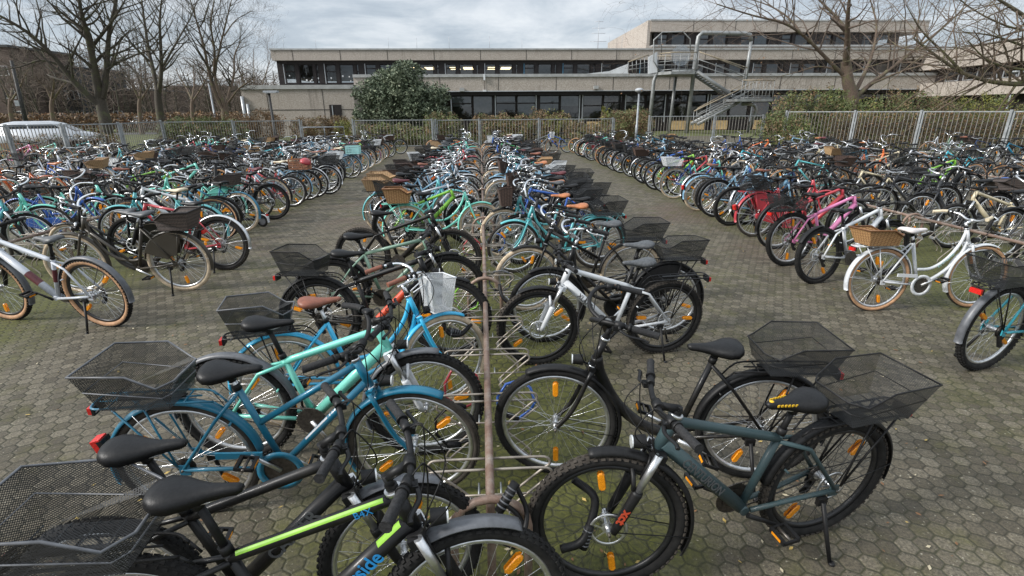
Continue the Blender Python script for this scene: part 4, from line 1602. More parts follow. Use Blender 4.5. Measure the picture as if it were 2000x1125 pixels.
def build_racks():
    def holder(y):
        mb = MB()
        for s in (1, -1):
            for dy in (-.038, .038):
                P = [(0, y+dy, .435), (.20*s, y+dy, .435), (.262*s, y+dy, .428), (.275*s, y+dy, .395), (.235*s, y+dy, .36), (.09*s, y+dy, .225), (.10*s, y+dy, .19), (.235*s, y+dy, .06), (.24*s, y+dy, .0)]
                mb.tube(smooth_path(P, 3), .0062, 'holder_steel', 6)
            mb.box((.088*s, y, .21), (.004, .10, .035), 'galv', Matrix.Rotation(R_(12*s), 3, 'Y'))
            mb.tube([(.05*s, y-.038, .30), (.05*s, y+.038, .30)], .005, 'galv', 5)
        mb.tube([(-.25, y-.038, .30), (.25, y-.038, .30)], .005, 'holder_steel', 5)
        return mb
    SEG = 2.8
    cache = {}
    def rack(x, y, rz, label, near, group):
        root = empty('bicycle_rack', (x, y, 0), rz)
        def rail():
            mb = MB()
            mb.tube(smooth_path([(0, .06, .0), (0, .06, .36), (0, .10, .435), (0, .20, .45)], 4)+[(0, SEG-.02, .45)], .019, 'rust_steel', 14 if near else 8)
            for yy in (.5, 1.06, 1.62, 2.18):
                mb.ring(.0, [(.028, -.012), (.028, .012), (.0, .012), (.0, -.012)], 'rust_steel', 10, c=(0, yy, .49)) if False else None
            return mb
        def hoop():
            mb = MB()
            P = [(-.15, 0, 0), (-.15, 0, .32)]+[(-.15*cos(pi*i/8), 0, .35+.14*sin(pi*i/8)) for i in range(9)]+[(.15, 0, .32), (.15, 0, 0)]
            mb.tube(P, .0175, 'rust_steel', 12 if near else 6)
            return mb
        if near:
            for nm, fn in (('rail', rail), ('end_hoop', hoop)):
                if nm not in cache:
                    cache[nm] = fn().mesh(nm)[0]
                link(nm, cache[nm], root)
            if 'h' not in cache:
                cache['h'] = holder(0).mesh('wheel_holder')[0]
            for k in range(5):
                link('wheel_holder', cache['h'], root, T_((0, .28+.56*k, 0)))
        else:
            if 'far' not in cache:
                mb = MB()
                mb.merge(rail()); mb.merge(hoop())
                for k in range(5):
                    mb.merge(holder(.28+.56*k))
                cache['far'] = mb.mesh('rail')[0]
            link('rail', cache['far'], root)
        tag(root, label, 'bicycle rack', group)
    names = [(0, 'middle rack', 1.62, 8), (-5.75, 'rack nearer the street', 4.4, 7), (6.15, 'rack nearer the hedge', 4.1, 7), (-10.75, 'rack facing the parked cars', 9, 5), (11.45, 'rack before the shrubs', 8, 5)]
    for x, nm, y0, n in names:
        for k in range(n):
            y = y0+SEG*k
            rack(x, y, 0, 'rusty galvanised steel hoop section, %s from near end of %s' % (ordinal(k+1), nm), y < 9, 'sections of the steel bicycle racks')

def build_scooter():
    p = onz(512, 432, .1)
    root = empty('kick_scooter', (p.x, p.y, 0), R_(172), R_(6))
    mb = MB()
    for x, s in ((0, 0), (.92, 0)):
        w = MB()
        w.ring(.078, [(.02*cos(2*pi*j/8), .022*sin(2*pi*j/8)) for j in range(8)], 'tyre', 24, c=(x, 0, .1))
        w.disc((x, 0, .1), .062, .03, 'grey_plastic', 16)
        obj('wheel', w, root)
    mb.box((.42, 0, .13), (.58, .15, .035), 'plastic')
    mb.box((.05, 0, .17), (.2, .05, .03), 'plastic')
    mb.box((.76, 0, .19), (.16, .06, .04), 'plastic', Matrix.Rotation(R_(-35), 3, 'Y'))
    obj('deck', mb, root)
    mb = MB()
    mb.ring(.115, [(.0, -.03), (.006, -.03), (.006, .03), (.0, .03)], 'white', 14, R_(40), R_(190), c=(0, 0, .1))
    mb.box((-.11, 0, .15), (.012, .05, .07), 'crate_white')
    mb.box((-.10, 0, .21), (.02, .05, .03), 'red_lens')
    obj('rear_fender', mb, root)
    mb = MB()
    mb.tube([(.92, 0, .1), (.86, 0, .26), (.74, 0, 1.08)], .026, 'plastic', 10)
    obj('stem', mb, root)
    mb = MB()
    mb.tube([(.74, -.25, 1.1), (.74, .25, 1.1)], .013, 'plastic', 8)
    for y in (-.2, .2):
        mb.tube([(.74, y-.05, 1.1), (.74, y+.05, 1.1)], .018, 'rubber_grip', 8)
    mb.box((.75, 0, 1.12), (.09, .06, .05), 'grey_plastic')
    obj('handlebar', mb, root)
    tag(root, 'black electric kick scooter with small wheels standing beside the mint roadster', 'scooter')

def build_locks():
    lock('bicycle_lock', [(.34, 1.70, .50), (.42, 1.66, .44), (.40, 1.62, .34), (.36, 1.60, .27), (.28, 1.60, .24)], 'thick black fabric lock looped through the slate green bicycle', .017, ((.40, 1.62, .34), (.37, 1.60, .24)))
    lock('bicycle_lock', [(.10, 1.62, .55), (.14, 1.58, .45), (.10, 1.50, .38), (.03, 1.52, .40), (.04, 1.60, .48), (.12, 1.58, .41), (.08, 1.50, .36)], 'coiled black combination lock hooked over the near hoop of the rail', .010, ((.10, 1.60, .58), (.03, 1.55, .49)))
    lock('bicycle_lock', [(-.10, 3.30, .52), (-.17, 3.26, .46), (-.25, 3.25, .47), (-.29, 3.27, .55), (-.22, 3.32, .60)], 'black folding lock around the cream tyre of the sky-blue cruiser', .015, ((-.16, 3.27, .46), (-.26, 3.26, .50)))
    lock('bicycle_lock', [(.12, 4.05, .55), (.14, 3.98, .47), (.20, 3.95, .42), (.30, 3.96, .43), (.34, 3.99, .52)], 'black cable lock around the front wheel of the white mountain bike', .014, ((.20, 3.95, .42), (.32, 3.96, .44)))

def build_more_locks():
    rng = random.Random(99)
    kinds = [('plastic', 'black'), ('royal blue', 'blue'), ('red', 'red'), ('grey_plastic', 'grey'), ('lime green', 'green')]
    spots = [(-.17, 2.32, 'petrol blue city bicycle'), (.16, 2.55, 'black step-through bicycle'), (-.15, 2.72, 'mint mountain bike'), (.15, 4.75, 'black bicycle with coat guard'), (-.16, 4.3, 'black bicycle with red down tube'),
             (-.15, 5.35, 'sage green touring bicycle'), (.16, 6.3, 'turquoise cruiser'), (-.14, 6.0, 'black mountain bike')]
    for k, (x, y, nm) in enumerate(spots):
        key, w = kinds[k % len(kinds)]
        c = V((x, y, .44))
        P = []
        for i in range(9):
            a = 2*pi*i/9
            P.append(c+V((cos(a)*.11, rng.uniform(-.03, .03), -.09+sin(a)*.12+rng.uniform(-.012, .012))))
        mb = MB()
        mb.tube(P, .0085, key, 7, closed=True)
        root = empty('bicycle_lock', c)
        obj('cable', mb, root).matrix_parent_inverse = Matrix.Translation(-c)
        mb = MB()
        mb.tube([P[6], P[6].lerp(P[7], 1.0)+V((0, 0, -.01))], .018, 'plastic', 9)
        obj('lock_barrel', mb, root).matrix_parent_inverse = Matrix.Translation(-c)
        tag(root, w+' cable lock hanging from the middle rack at the '+nm, 'bicycle lock', 'bicycle locks hanging on the middle rack')

def build_helmets():
    for k, (px, py, z, key, lab) in enumerate(((1962, 357, .62, 'royal blue', 'blue cycle helmet hanging among the black bicycles at the picture edge'), (512, 303, .98, 'black', 'black cycle helmet hanging on handlebar near the wooden crate'),
                                               (596, 318, .95, 'red', 'red cycle helmet hung on a handlebar behind the wooden crate'))):
        p = onz(px, py, z)
        root = empty('cycle_helmet', p, .7*k, .5)
        mb = MB()
        secs = []
        for i in range(7):
            t = i/6*pi*.5
            secs.append([V((cos(2*pi*j/16)*.135*cos(t)*(1+.04*(j % 2)), sin(2*pi*j/16)*.10*cos(t)*(1+.04*(j % 2)), .10*sin(t))) for j in range(16)])
        mb.loft(secs, key)
        obj('shell', mb, root)
        mb = MB()
        for y in (.07, -.07):
            mb.tube(smooth_path([(.06, y, 0), (.02, y*.8, -.08), (0, 0, -.14)], 3), .005, 'plastic', 5)
        obj('strap', mb, root)
        tag(root, lab, 'helmet')
# ------------------------------------------------------------------ ground
def mat_paving():
    m, nt, b = new_mat('hexagonal_concrete_paving')
    tc = N(nt, 'ShaderNodeTexCoord')
    # wobble so that joints are not ruler-straight
    wn = N(nt, 'ShaderNodeTexNoise')
    wn.inputs['Scale'].default_value = 9
    L(nt, tc.outputs['Object'], wn.inputs['Vector'])
    wv = N(nt, 'ShaderNodeVectorMath', operation='MULTIPLY_ADD')
    L(nt, wn.outputs['Color'], wv.inputs[0])
    wv.inputs[1].default_value = (.016, .016, 0)
    L(nt, tc.outputs['Object'], wv.inputs[2])
    sc = N(nt, 'ShaderNodeVectorMath', operation='MULTIPLY')
    L(nt, wv.outputs[0], sc.inputs[0])
    sc.inputs[1].default_value = (1/.092, 1/.092, 0)
    def wrap(vec):
        w = N(nt, 'ShaderNodeVectorMath', operation='WRAP')
        L(nt, vec, w.inputs[0])
        w.inputs[1].default_value = (.5, .8660254, 1)
        w.inputs[2].default_value = (-.5, -.8660254, -1)
        return w.outputs[0]
    a = wrap(sc.outputs[0])
    sh = N(nt, 'ShaderNodeVectorMath', operation='SUBTRACT')
    L(nt, sc.outputs[0], sh.inputs[0])
    sh.inputs[1].default_value = (.5, .8660254, 0)
    c = wrap(sh.outputs[0])
    def vlen(v):
        n = N(nt, 'ShaderNodeVectorMath', operation='LENGTH')
        L(nt, v, n.inputs[0])
        return n.outputs['Value']
    pick = math_node(nt, 'LESS_THAN', vlen(a), vlen(c))
    g = N(nt, 'ShaderNodeMix', data_type='VECTOR')
    L(nt, pick, g.inputs['Factor']); L(nt, c, g.inputs['A']); L(nt, a, g.inputs['B'])
    gv = [o for o in g.outputs if o.type == 'VECTOR'][0]
    ab = N(nt, 'ShaderNodeVectorMath', operation='ABSOLUTE')
    L(nt, gv, ab.inputs[0])
    dt = N(nt, 'ShaderNodeVectorMath', operation='DOT_PRODUCT')
    L(nt, ab.outputs[0], dt.inputs[0]); dt.inputs[1].default_value = (.5, .8660254, 0)
    sx = N(nt, 'ShaderNodeSeparateXYZ'); L(nt, ab.outputs[0], sx.inputs[0])
    hd = math_node(nt, 'MAXIMUM', dt.outputs['Value'], sx.outputs[0])
    edge = math_node(nt, 'SUBTRACT', .5, hd)
    cid = N(nt, 'ShaderNodeVectorMath', operation='SUBTRACT')
    L(nt, sc.outputs[0], cid.inputs[0]); L(nt, gv, cid.inputs[1])
    wh = N(nt, 'ShaderNodeTexWhiteNoise', noise_dimensions='2D')
    L(nt, cid.outputs[0], wh.inputs['Vector'])
    fine = noise(nt, 75, 6, .8)
    mid = noise(nt, 4.2, 6, .65)
    big = noise(nt, .55, 5, .6)
    red = noise(nt, .33, 4, .6, dist=.6)
    base = ramp(nt, wh.outputs['Value'], [(0, (.080, .067, .043)), (.5, (.142, .121, .082)), (1, (.205, .178, .128))])
    base = mixc(nt, ramp(nt, red, [(.53, (0, 0, 0)), (.70, (.75, .75, .75))]), base, (.150, .090, .068))
    base = mixc(nt, ramp(nt, fine, [(.38, (.9, .9, .9)), (.62, (0, 0, 0))]), base, (.026, .022, .015))
    # pale aggregate and lichen
    lic = noise(nt, 55, 3, .5)
    base = mixc(nt, ramp(nt, lic, [(.655, (0, 0, 0)), (.71, (.8, .8, .8))]), base, (.33, .31, .24))
    lic2 = noise(nt, 7.5, 5, .75, dist=.8)
    base = mixc(nt, ramp(nt, lic2, [(.685, (0, 0, 0)), (.72, (.55, .55, .55))]), base, (.36, .35, .27))
    # moss: in the joints everywhere, in mats where nobody walks (under the racks)
    pos = N(nt, 'ShaderNodeSeparateXYZ'); L(nt, tc.outputs['Object'], pos.inputs[0])
    def strip(x0, w):
        d = math_node(nt, 'ABSOLUTE', math_node(nt, 'SUBTRACT', pos.outputs[0], x0))
        return math_node(nt, 'SUBTRACT', 1.0, math_node(nt, 'DIVIDE', d, w), True)
    under = math_node(nt, 'MAXIMUM', strip(0, 1.15), math_node(nt, 'MAXIMUM', strip(-5.6, 1.9), strip(6.3, 2.4)))
    ms = math_node(nt, 'ADD', math_node(nt, 'MULTIPLY', mid, .58), math_node(nt, 'ADD', math_node(nt, 'MULTIPLY', big, .38), math_node(nt, 'MULTIPLY', under, .62)))
    mossf = ramp(nt, ms, [(.485, (0, 0, 0)), (.76, (.95, .95, .95))])
    mossn = noise(nt, 38, 4, .6)
    mossc = ramp(nt, mossn, [(.3, (.030, .034, .006)), (.7, (.105, .108, .016))])
    jw = math_node(nt, 'ADD', .045, math_node(nt, 'MULTIPLY', mid, .075))
    joint = math_node(nt, 'SUBTRACT', 1.0, math_node(nt, 'DIVIDE', edge, jw), True)
    jcol = mixc(nt, ramp(nt, big, [(.35, (0, 0, 0)), (.65, (1, 1, 1))]), (.020, .016, .010), (.034, .038, .010))
    col = mixc(nt, mossf, base, mossc)
    col = mixc(nt, math_node(nt, 'MULTIPLY', joint, .93), col, jcol)
    L(nt, col, b.inputs['Base Color'])
    L(nt, ramp(nt, mid, [(.3, (.62,)*3), (.7, (.9,)*3)]), b.inputs['Roughness'])
    h = math_node(nt, 'ADD', math_node(nt, 'MINIMUM', math_node(nt, 'MULTIPLY', edge, 5), .55), math_node(nt, 'ADD', math_node(nt, 'MULTIPLY', fine, .22), math_node(nt, 'MULTIPLY', wh.outputs['Value'], .12)))
    h = math_node(nt, 'ADD', h, math_node(nt, 'MULTIPLY', math_node(nt, 'MULTIPLY', mossf, mossn), .7))
    bump(nt, b, h, .9, .009)
    return m

def mat_grass():
    m, nt, b = new_mat('winter_lawn')
    n1, n2 = noise(nt, .7, 5), noise(nt, 25, 4, .7)
    c = ramp(nt, n1, [(.35, (.055, .07, .02)), (.65, (.10, .125, .035))])
    c = mixc(nt, ramp(nt, n2, [(.4, (0, 0, 0)), (.8, (.7, .7, .7))]), c, (.16, .13, .06))
    L(nt, c, b.inputs['Base Color'])
    b.inputs['Roughness'].default_value = .95
    bump(nt, b, n2, .8, .05)
    return m

def sheet(name, pts, z, m):
    me = bpy.data.meshes.new(name)
    me.from_pydata([(x, y, z) for x, y in pts], [], [list(range(len(pts)))])
    me.materials.append(m)
    o = bpy.data.objects.new(name, me)
    C.objects.link(o)
    tag(o, kind='structure')
    return o

def build_ground():
    sheet('ground', [(-500, -60), (500, -60), (500, 700), (-500, 700)], -.012, mat_grass())
    sheet('paving', [(-40, -12), (40, -12), (40, 40), (-40, 40)], 0.0, mat_paving())
    m, nt, b = new_mat('road_asphalt')
    n1 = noise(nt, 40, 5)
    L(nt, ramp(nt, n1, [(.3, (.045, .045, .047)), (.7, (.085, .083, .08))]), b.inputs['Base Color'])
    b.inputs['Roughness'].default_value = .85
    sheet('road', [(-90, 40.5), (-12, 58), (-12, 64), (-90, 47)], -.004, m)
    sheet('lawn', [(-95, 16), (-23.5, 22), (-13, 33), (-13, 40), (-95, 36)], .008, mat_grass())
    sheet('lawn', [(22.5, 10), (60, 10), (60, 52), (19, 52), (19, 30)], .008, bpy.data.materials['winter_lawn'])
    # fallen leaves and crumbs lying in the aisles
    rng = random.Random(5)
    mb = MB()
    for k, c in (('leaf_yellow', (.42, .30, .09)), ('leaf_brown', (.20, .10, .045)), ('leaf_pale', (.40, .35, .24))):
        M[k] = mat_plain(k, c, .8, 0, 40, .4)
    for i in range(1100):
        y = 1.2+22*rng.random()**1.6
        x = rng.uniform(-.75, .75)*(y+1.5)
        s = rng.uniform(.004, .015)
        a = rng.uniform(0, 6.28)
        tl = rng.uniform(-.35, .35)
        ux, uy = V((cos(a), sin(a), 0)), V((-sin(a), cos(a), tl))
        p = V((x, y, .007+abs(tl)*s))
        mb.add([p-ux*s*1.5, p-uy*s*.55-ux*s*.3, p+ux*s*1.1, p+uy*s*.6], [(0, 1, 2, 3)], rng.choice(['leaf_yellow', 'leaf_brown', 'leaf_pale', 'leaf_brown']), False)
    tag(obj('fallen_leaves', mb), 'small dry leaves scattered over the mossy paving', 'leaves', None, 'stuff')

# ------------------------------------------------------------------ plants
def leaf_mats():
    def lm(name, c1, c2, sc=.8):
        m, nt, b = new_mat(name)
        n1, n2 = noise(nt, sc, 3), noise(nt, 30, 2)
        f = math_node(nt, 'ADD', math_node(nt, 'MULTIPLY', n1, .5), math_node(nt, 'MULTIPLY', n2, .5))
        L(nt, ramp(nt, f, [(.35, c1), (.65, c2)]), b.inputs['Base Color'])
        b.inputs['Roughness'].default_value = .6
        b.inputs['Specular IOR Level'].default_value = .3
        M[name] = m
    lm('evergreen_leaf', (.060, .082, .050), (.15, .185, .12), 1.2)
    lm('evergreen_tip', (.17, .205, .135), (.27, .30, .20), 2)
    lm('hedge_brown', (.11, .075, .042), (.29, .20, .11))
    lm('hedge_green', (.065, .085, .033), (.17, .20, .075))
    lm('hedge_yellow', (.12, .13, .03), (.26, .25, .06))
    lm('dry_leaf', (.14, .075, .035), (.24, .13, .06))
    def bk(name, c1, c2, c3):
        m, nt, b = new_mat(name)
        n1, n2 = noise(nt, 3, 5, .65), noise(nt, 20, 4, .7)
        c = ramp(nt, n2, [(.3, c1), (.7, c2)])
        c = mixc(nt, ramp(nt, n1, [(.5, (0, 0, 0)), (.66, (.8, .8, .8))]), c, c3)
        L(nt, c, b.inputs['Base Color'])
        b.inputs['Roughness'].default_value = .9
        bump(nt, b, n2, .8, .03)
        M[name] = m
    bk('bark_dark', (.036, .030, .023), (.088, .074, .058), (.09, .095, .045))
    bk('bark_brown', (.085, .060, .045), (.19, .14, .105), (.15, .15, .07))
    bk('twig_brown', (.085, .064, .052), (.165, .128, .102), (.13, .105, .08))
    bk('bark_mossy', (.07, .06, .04), (.14, .12, .08), (.16, .17, .05))

def leaves(mb, rng, c, rad, n, size, key, key2=None, p2=.3, shell=.55, asp=.5, zmin=None):
    """leaf-sized faces spread through an ellipsoid, denser toward its skin"""
    for i in range(n):
        d = V((rng.gauss(0, 1), rng.gauss(0, 1), rng.gauss(0, 1))).normalized()
        r = shell+(1-shell)*rng.random()**.6
        p = V((c[0]+d.x*rad[0]*r, c[1]+d.y*rad[1]*r, c[2]+d.z*rad[2]*r))
        if zmin is not None and p.z < zmin:
            continue
        s = size*rng.uniform(.6, 1.35)
        u = V((rng.gauss(0, 1), rng.gauss(0, 1), rng.gauss(0, .8)))+d*.4
        u.normalize()
        w = u.cross(V((rng.gauss(0, 1), rng.gauss(0, 1), rng.gauss(0, 1)))).normalized()
        k = key2 if key2 and rng.random() < p2 else key
        mb.add([p-u*s*.6, p+w*s*asp*.5, p+u*s*.7, p-w*s*asp*.5], [(0, 1, 2, 3)], k, False)

def grow(trunk, crown, rng, p, d, length, r, depth, maxd, up=.12, spread=.6, bark='bark_dark', twig='bark_dark', kids=(3, 5), droop=0.0):
    """a bare limb: bends, tapers and forks down to twigs; thick wood goes to the trunk mesh, twigs to the crown mesh"""
    n = 5 if depth < 2 else (4 if depth < maxd-1 else 3)
    pts, rad = [p.copy()], [r]
    q = p.copy()
    dd = d.normalized()
    for i in range(n):
        dd = (dd+V((rng.gauss(0, .16), rng.gauss(0, .16), rng.gauss(0, .11)+up*.35-droop*depth*.06))).normalized()
        q = q+dd*(length/n)
        pts.append(q.copy())
        rad.append(r*(1-.62*(i+1)/n))
    mb = trunk if depth <= 1 else crown
    mb.tube(pts, rad, bark if depth <= 1 else twig, (9, 7, 5, 3, 3, 3)[min(depth, 5)], caps=False)
    if depth >= maxd:
        return
    k = rng.randint(*kids)
    for j in range(k):
        t = rng.uniform(.3, 1.0) if j else 1.0
        f = t*n
        i = min(int(f), n-1)
        b = pts[i].lerp(pts[i+1], f-i)
        base = (pts[i+1]-pts[i]).normalized()
        side = base.orthogonal().normalized()
        side.rotate(Matrix.Rotation(rng.uniform(0, 2*pi), 3, base))
        nd = (base*(1-spread*.5)+side*spread*rng.uniform(.7, 1.25)+V((0, 0, up))).normalized()
        grow(trunk, crown, rng, b, nd, length*rng.uniform(.5, .78), max(rad[i]*.55, .0035), depth+1, maxd, up, spread, bark, twig, kids, droop)

def bare_tree(name, label, trunk_path, trunk_r, limbs, seed, maxd=4, bark='bark_dark', twig='bark_dark', group=None, lengths=(.9,), kids=(3, 5), up=.12, spread=.6, dry=0, droop=0.0, thick=1.0):
    """trunk along its own path, main limbs along their own paths, each carrying forking boughs"""
    rng = random.Random(seed)
    base = V(trunk_path[0])
    trunk_r *= thick
    limbs = [(p_, r_*thick) for p_, r_ in limbs]
    root = empty(name, base)
    tr, cr = MB(), MB()
    P = smooth_path(trunk_path, 4)
    n = len(P)
    tr.tube(P, [trunk_r*(1.25 if i == 0 else 1)*(1-.35*i/(n-1)) for i in range(n)], bark, 12, caps=False)
    for path, r0 in limbs:
        Q = smooth_path(path, 4)
        m = len(Q)
        rr = [r0*.78*(1-.75*i/(m-1)) for i in range(m)]
        tr.tube(Q, rr, bark, 9, caps=False)
        total = sum((Q[i+1]-Q[i]).length for i in range(m-1))
        for i in range(1, m):
            f = i/(m-1)
            if f < .22:
                continue
            for _ in range(rng.choice((1, 1, 2)) if f < .95 else 3):
                dd = (Q[i]-Q[i-1]).normalized()
                side = dd.orthogonal().normalized()
                side.rotate(Matrix.Rotation(rng.uniform(0, 2*pi), 3, dd))
                nd = dd*.55+side*rng.uniform(.5, .95)+V((0, 0, up))
                grow(tr, cr, rng, Q[i], nd, total*rng.uniform(.24, .46), max(rr[i]*.55, .010), 2, maxd, up, spread, bark, twig, kids, droop)
    if dry:
        vs = [cr.v[i] for i in range(0, len(cr.v), max(1, len(cr.v)//dry))]
        for p in vs:
            s = rng.uniform(.025, .055)
            u = V((rng.gauss(0, 1), rng.gauss(0, 1), -1)).normalized()
            w = u.orthogonal().normalized()
            cr.add([p, p+u*s+w*s*.6, p+u*s*2, p+u*s-w*s*.6], [(0, 1, 2, 3)], 'dry_leaf', False)
    for nm, mb in (('trunk', tr), ('crown', cr)):
        mb.v = [p-base for p in mb.v]
        obj(nm, mb, root)
    tag(root, label, 'tree', group)
    return root

def bush(name, label, blobs, n, size, key, key2, seed, cat='bush', p2=.3, stems=True, group=None, shell=.5):
    rng = random.Random(seed)
    c0 = V((blobs[0][0][0], blobs[0][0][1], 0))
    root = empty(name, c0)
    mb = MB()
    tot = sum(b[1][0]*b[1][2]+b[1][1]*b[1][2] for b in blobs)
    for c, rad in blobs:
        k = int(n*(rad[0]*rad[2]+rad[1]*rad[2])/tot)
        for j in range(max(5, k//70)):            # clumps on the skin of each lobe, some pale, some deep
            d = V((rng.gauss(0, 1), rng.gauss(0, 1), rng.gauss(0, .8))).normalized()
            o_ = rng.uniform(.72, 1.02)
            q = (c[0]+d.x*rad[0]*o_, c[1]+d.y*rad[1]*o_, c[2]+d.z*rad[2]*o_)
            pc = min(1, p2*rng.choice((.1, .4, 1, 2.2)))
            m = rng.uniform(.18, .34)
            leaves(mb, rng, q, (rad[0]*m, rad[1]*m, rad[2]*m), 46, size, key, key2, pc, .3, zmin=.02)
        leaves(mb, rng, c, rad, k//3, size, key, key2, p2*.5, shell, zmin=.02)
    mb.v = [p-c0 for p in mb.v]
    obj('foliage', mb, root)
    if stems:
        sb = MB()
        for i in range(9):
            c, rad = rng.choice(blobs)
            a = V((c[0]+rng.uniform(-.4, .4)*rad[0], c[1]+rng.uniform(-.4, .4)*rad[1], 0))-c0
            b = V((c[0]+rng.uniform(-.7, .7)*rad[0], c[1]+rng.uniform(-.6, .6)*rad[1], c[2]+rad[2]*.6))-c0
            sb.tube([a, a.lerp(b, .5)+V((rng.uniform(-.1, .1), 0, 0)), b], [.035, .025, .01], 'bark_brown', 5, caps=False)
        obj('stem', sb, root)
    tag(root, label, cat, group)
    return root

def hedge_twigs(mb, rng, x0, x1, y, dy, h, n, key='twig_brown'):
    for i in range(n):
        p = V((rng.uniform(x0, x1), y+rng.uniform(-dy, dy), rng.uniform(0, h*.6)))
        q = p+V((rng.gauss(0, .25), rng.gauss(0, .2), rng.uniform(.25, .7)))
        mb.tube([p, p.lerp(q, .5)+V((rng.gauss(0, .05), 0, 0)), q], [.009, .006, .003], key, 3, caps=False)

# ------------------------------------------------------------------ fences
def fence(label, posts, h=1.78, gap=.115, name='bar_fence', cat='fence', group='bar fences round the bicycle park', gate=False):
    """steel bar fence: double posts, flat top and bottom rails, round uprights"""
    base = V((posts[0][0], posts[0][1], 0))
    root = empty(name, base)
    for i, p in enumerate(posts):
        mb = MB()
        q = V((p[0], p[1], 0))-base
        d = V((posts[min(i+1, len(posts)-1)][0]-posts[max(i-1, 0)][0], posts[min(i+1, len(posts)-1)][1]-posts[max(i-1, 0)][1], 0)).normalized()
        rot = Matrix.Rotation(math.atan2(d.y, d.x), 3, 'Z')
        mb.box(q+V((0, 0, h/2+.02)), (.085, .085, h+.04), 'galv', rot)
        mb.box(q+d*.10+V((0, 0, h/2)), (.045, .05, h-.02), 'galv', rot)
        mb.box(q+d*.06+V((0, 0, h*.7)), (.05, .03, .06), 'galv', rot)
        obj('post', mb, root)
    for a, b in zip(posts[:-1], posts[1:]):
        a, b = V((a[0], a[1], 0))-base, V((b[0], b[1], 0))-base
        d = (b-a).normalized()
        ln = (b-a).length
        a2, b2 = a+d*.13, b-d*.05
        rot = Matrix.Rotation(math.atan2(d.y, d.x), 3, 'Z')
        mb = MB()
        L2 = (b2-a2).length
        for z in (h-.03, .18):
            mb.box((a2+b2)/2+V((0, 0, z)), (L2, .045, .04), 'galv', rot)
        nb = max(3, int(L2/gap))
        for k in range(nb):
            p = a2+(b2-a2)*((k+.5)/nb)
            mb.tube([p+V((0, 0, .2)), p+V((0, 0, h-.05))], .014, 'fence_bar', 5, caps=False)
        obj('bar_panel', mb, root)
    tag(root, label, cat, group)
    return root

def build_fences():
    M['fence_bar'] = mat_plain('fence_bar_steel', (.215, .205, .185), .6, .3, 12, .3)
    M['galv_pale'] = mat_plain('galvanised_pale', (.27, .29, .31), .5, .4, 8, .25)
    def gp(px, y):
        p = aty(px, 232, y)
        return (p.x, p.y)
    # street side, running away from the camera
    lp = [gp(-110, 17.5), gp(5, 19.8), gp(115, 21.6), gp(228, 23.2), gp(312, 28.2), gp(452, 29.0), gp(584, 29.6)]
    fence('galvanised bar fence in front of the white car', lp[:4], 1.55)
    fence('oblique bar fence panel between the street fence and the ivy-grown hedge', lp[3:5], 1.55, gap=.22)
    fence('galvanised bar fence in front of the ivy-grown hedge', lp[4:], 1.52)
    # the tall gate leaves at the back
    fence('tall wide gate leaf of steel bars in front of the evergreen bush', [gp(688, 28.6), gp(843, 28.6)], 1.52, .17, 'yard_gate', 'gate', 'gate leaves at the back of the yard')
    fence('back bar fence between the evergreen bush and the round clipped shrub', [gp(850, 28.7), gp(935, 28.8), gp(1052, 28.9), gp(1197, 29.0)], 1.50, .16)
    fence('back bar fence behind the foot of the staircase', [gp(1268, 29.2), gp(1395, 28.6), gp(1490, 28.2)], 1.60, .15)
    fence('bar fence in front of the brown shrubs', [gp(1535, 27.4), gp(1668, 24.4), gp(1797, 21.6), gp(1972, 18.6), gp(2150, 16.4)], 1.80, .165)
    # low tubular barrier beside the gate
    root = empty('tube_barrier', (0, 0, 0))
    a, b = aty(587, 262, 33), aty(672, 258, 33.5)
    root.location = (a.x, a.y, 0)
    mb = MB()
    o = V((a.x, a.y, 0))
    A, B = V((a.x, a.y, 0))-o, V((b.x, b.y, 0))-o
    up = V((0, 0, 1))
    mb.tube([A+up*.0, A+up*1.05, B+up*1.05, B+up*0], .035, 'galv_pale', 8)
    mb.tube([A+up*.35, B+up*.6], .03, 'galv_pale', 8)
    m_ = A.lerp(B, .55)
    mb.tube([m_+up*.48, m_+up*1.05], .03, 'galv_pale', 8)
    obj('frame', mb, root)
    tag(root, 'pale tubular swing barrier standing open beside the tall gate', 'barrier')

# ------------------------------------------------------------------ street lamps, poles, cars
def lamp_post(x, y, h, r, head, label, post='galv'):
    root = empty('street_lamp', (x, y, 0))
    mb = MB()
    mb.tube([(0, 0, 0), (0, 0, h*.35), (0, 0, h*.35+.02), (0, 0, h)], [r*1.3, r*1.3, r, r*.85], post, 10)
    obj('post', mb, root)
    mb = MB()
    if head == 'square':
        mb.box((.12, 0, h+.06), (.75, .34, .10), 'lamp_shell')
        mb.box((.12, 0, h+.0), (.62, .28, .05), 'clear_lens')
        mb.tube([(0, 0, h-.1), (0, 0, h+.05)], r*1.1, 'plastic', 8)
    else:
        mb.ball((0, 0, h-.06), .25, 'lamp_shell', 14, 8, (1, 1, .5))
        mb.tube([(0, 0, h-.24), (0, 0, h-.08)], [r*1.3, .21], 'grey_plastic', 12)
    obj('lamp_head', mb, root)
    tag(root, label, 'street lamp')

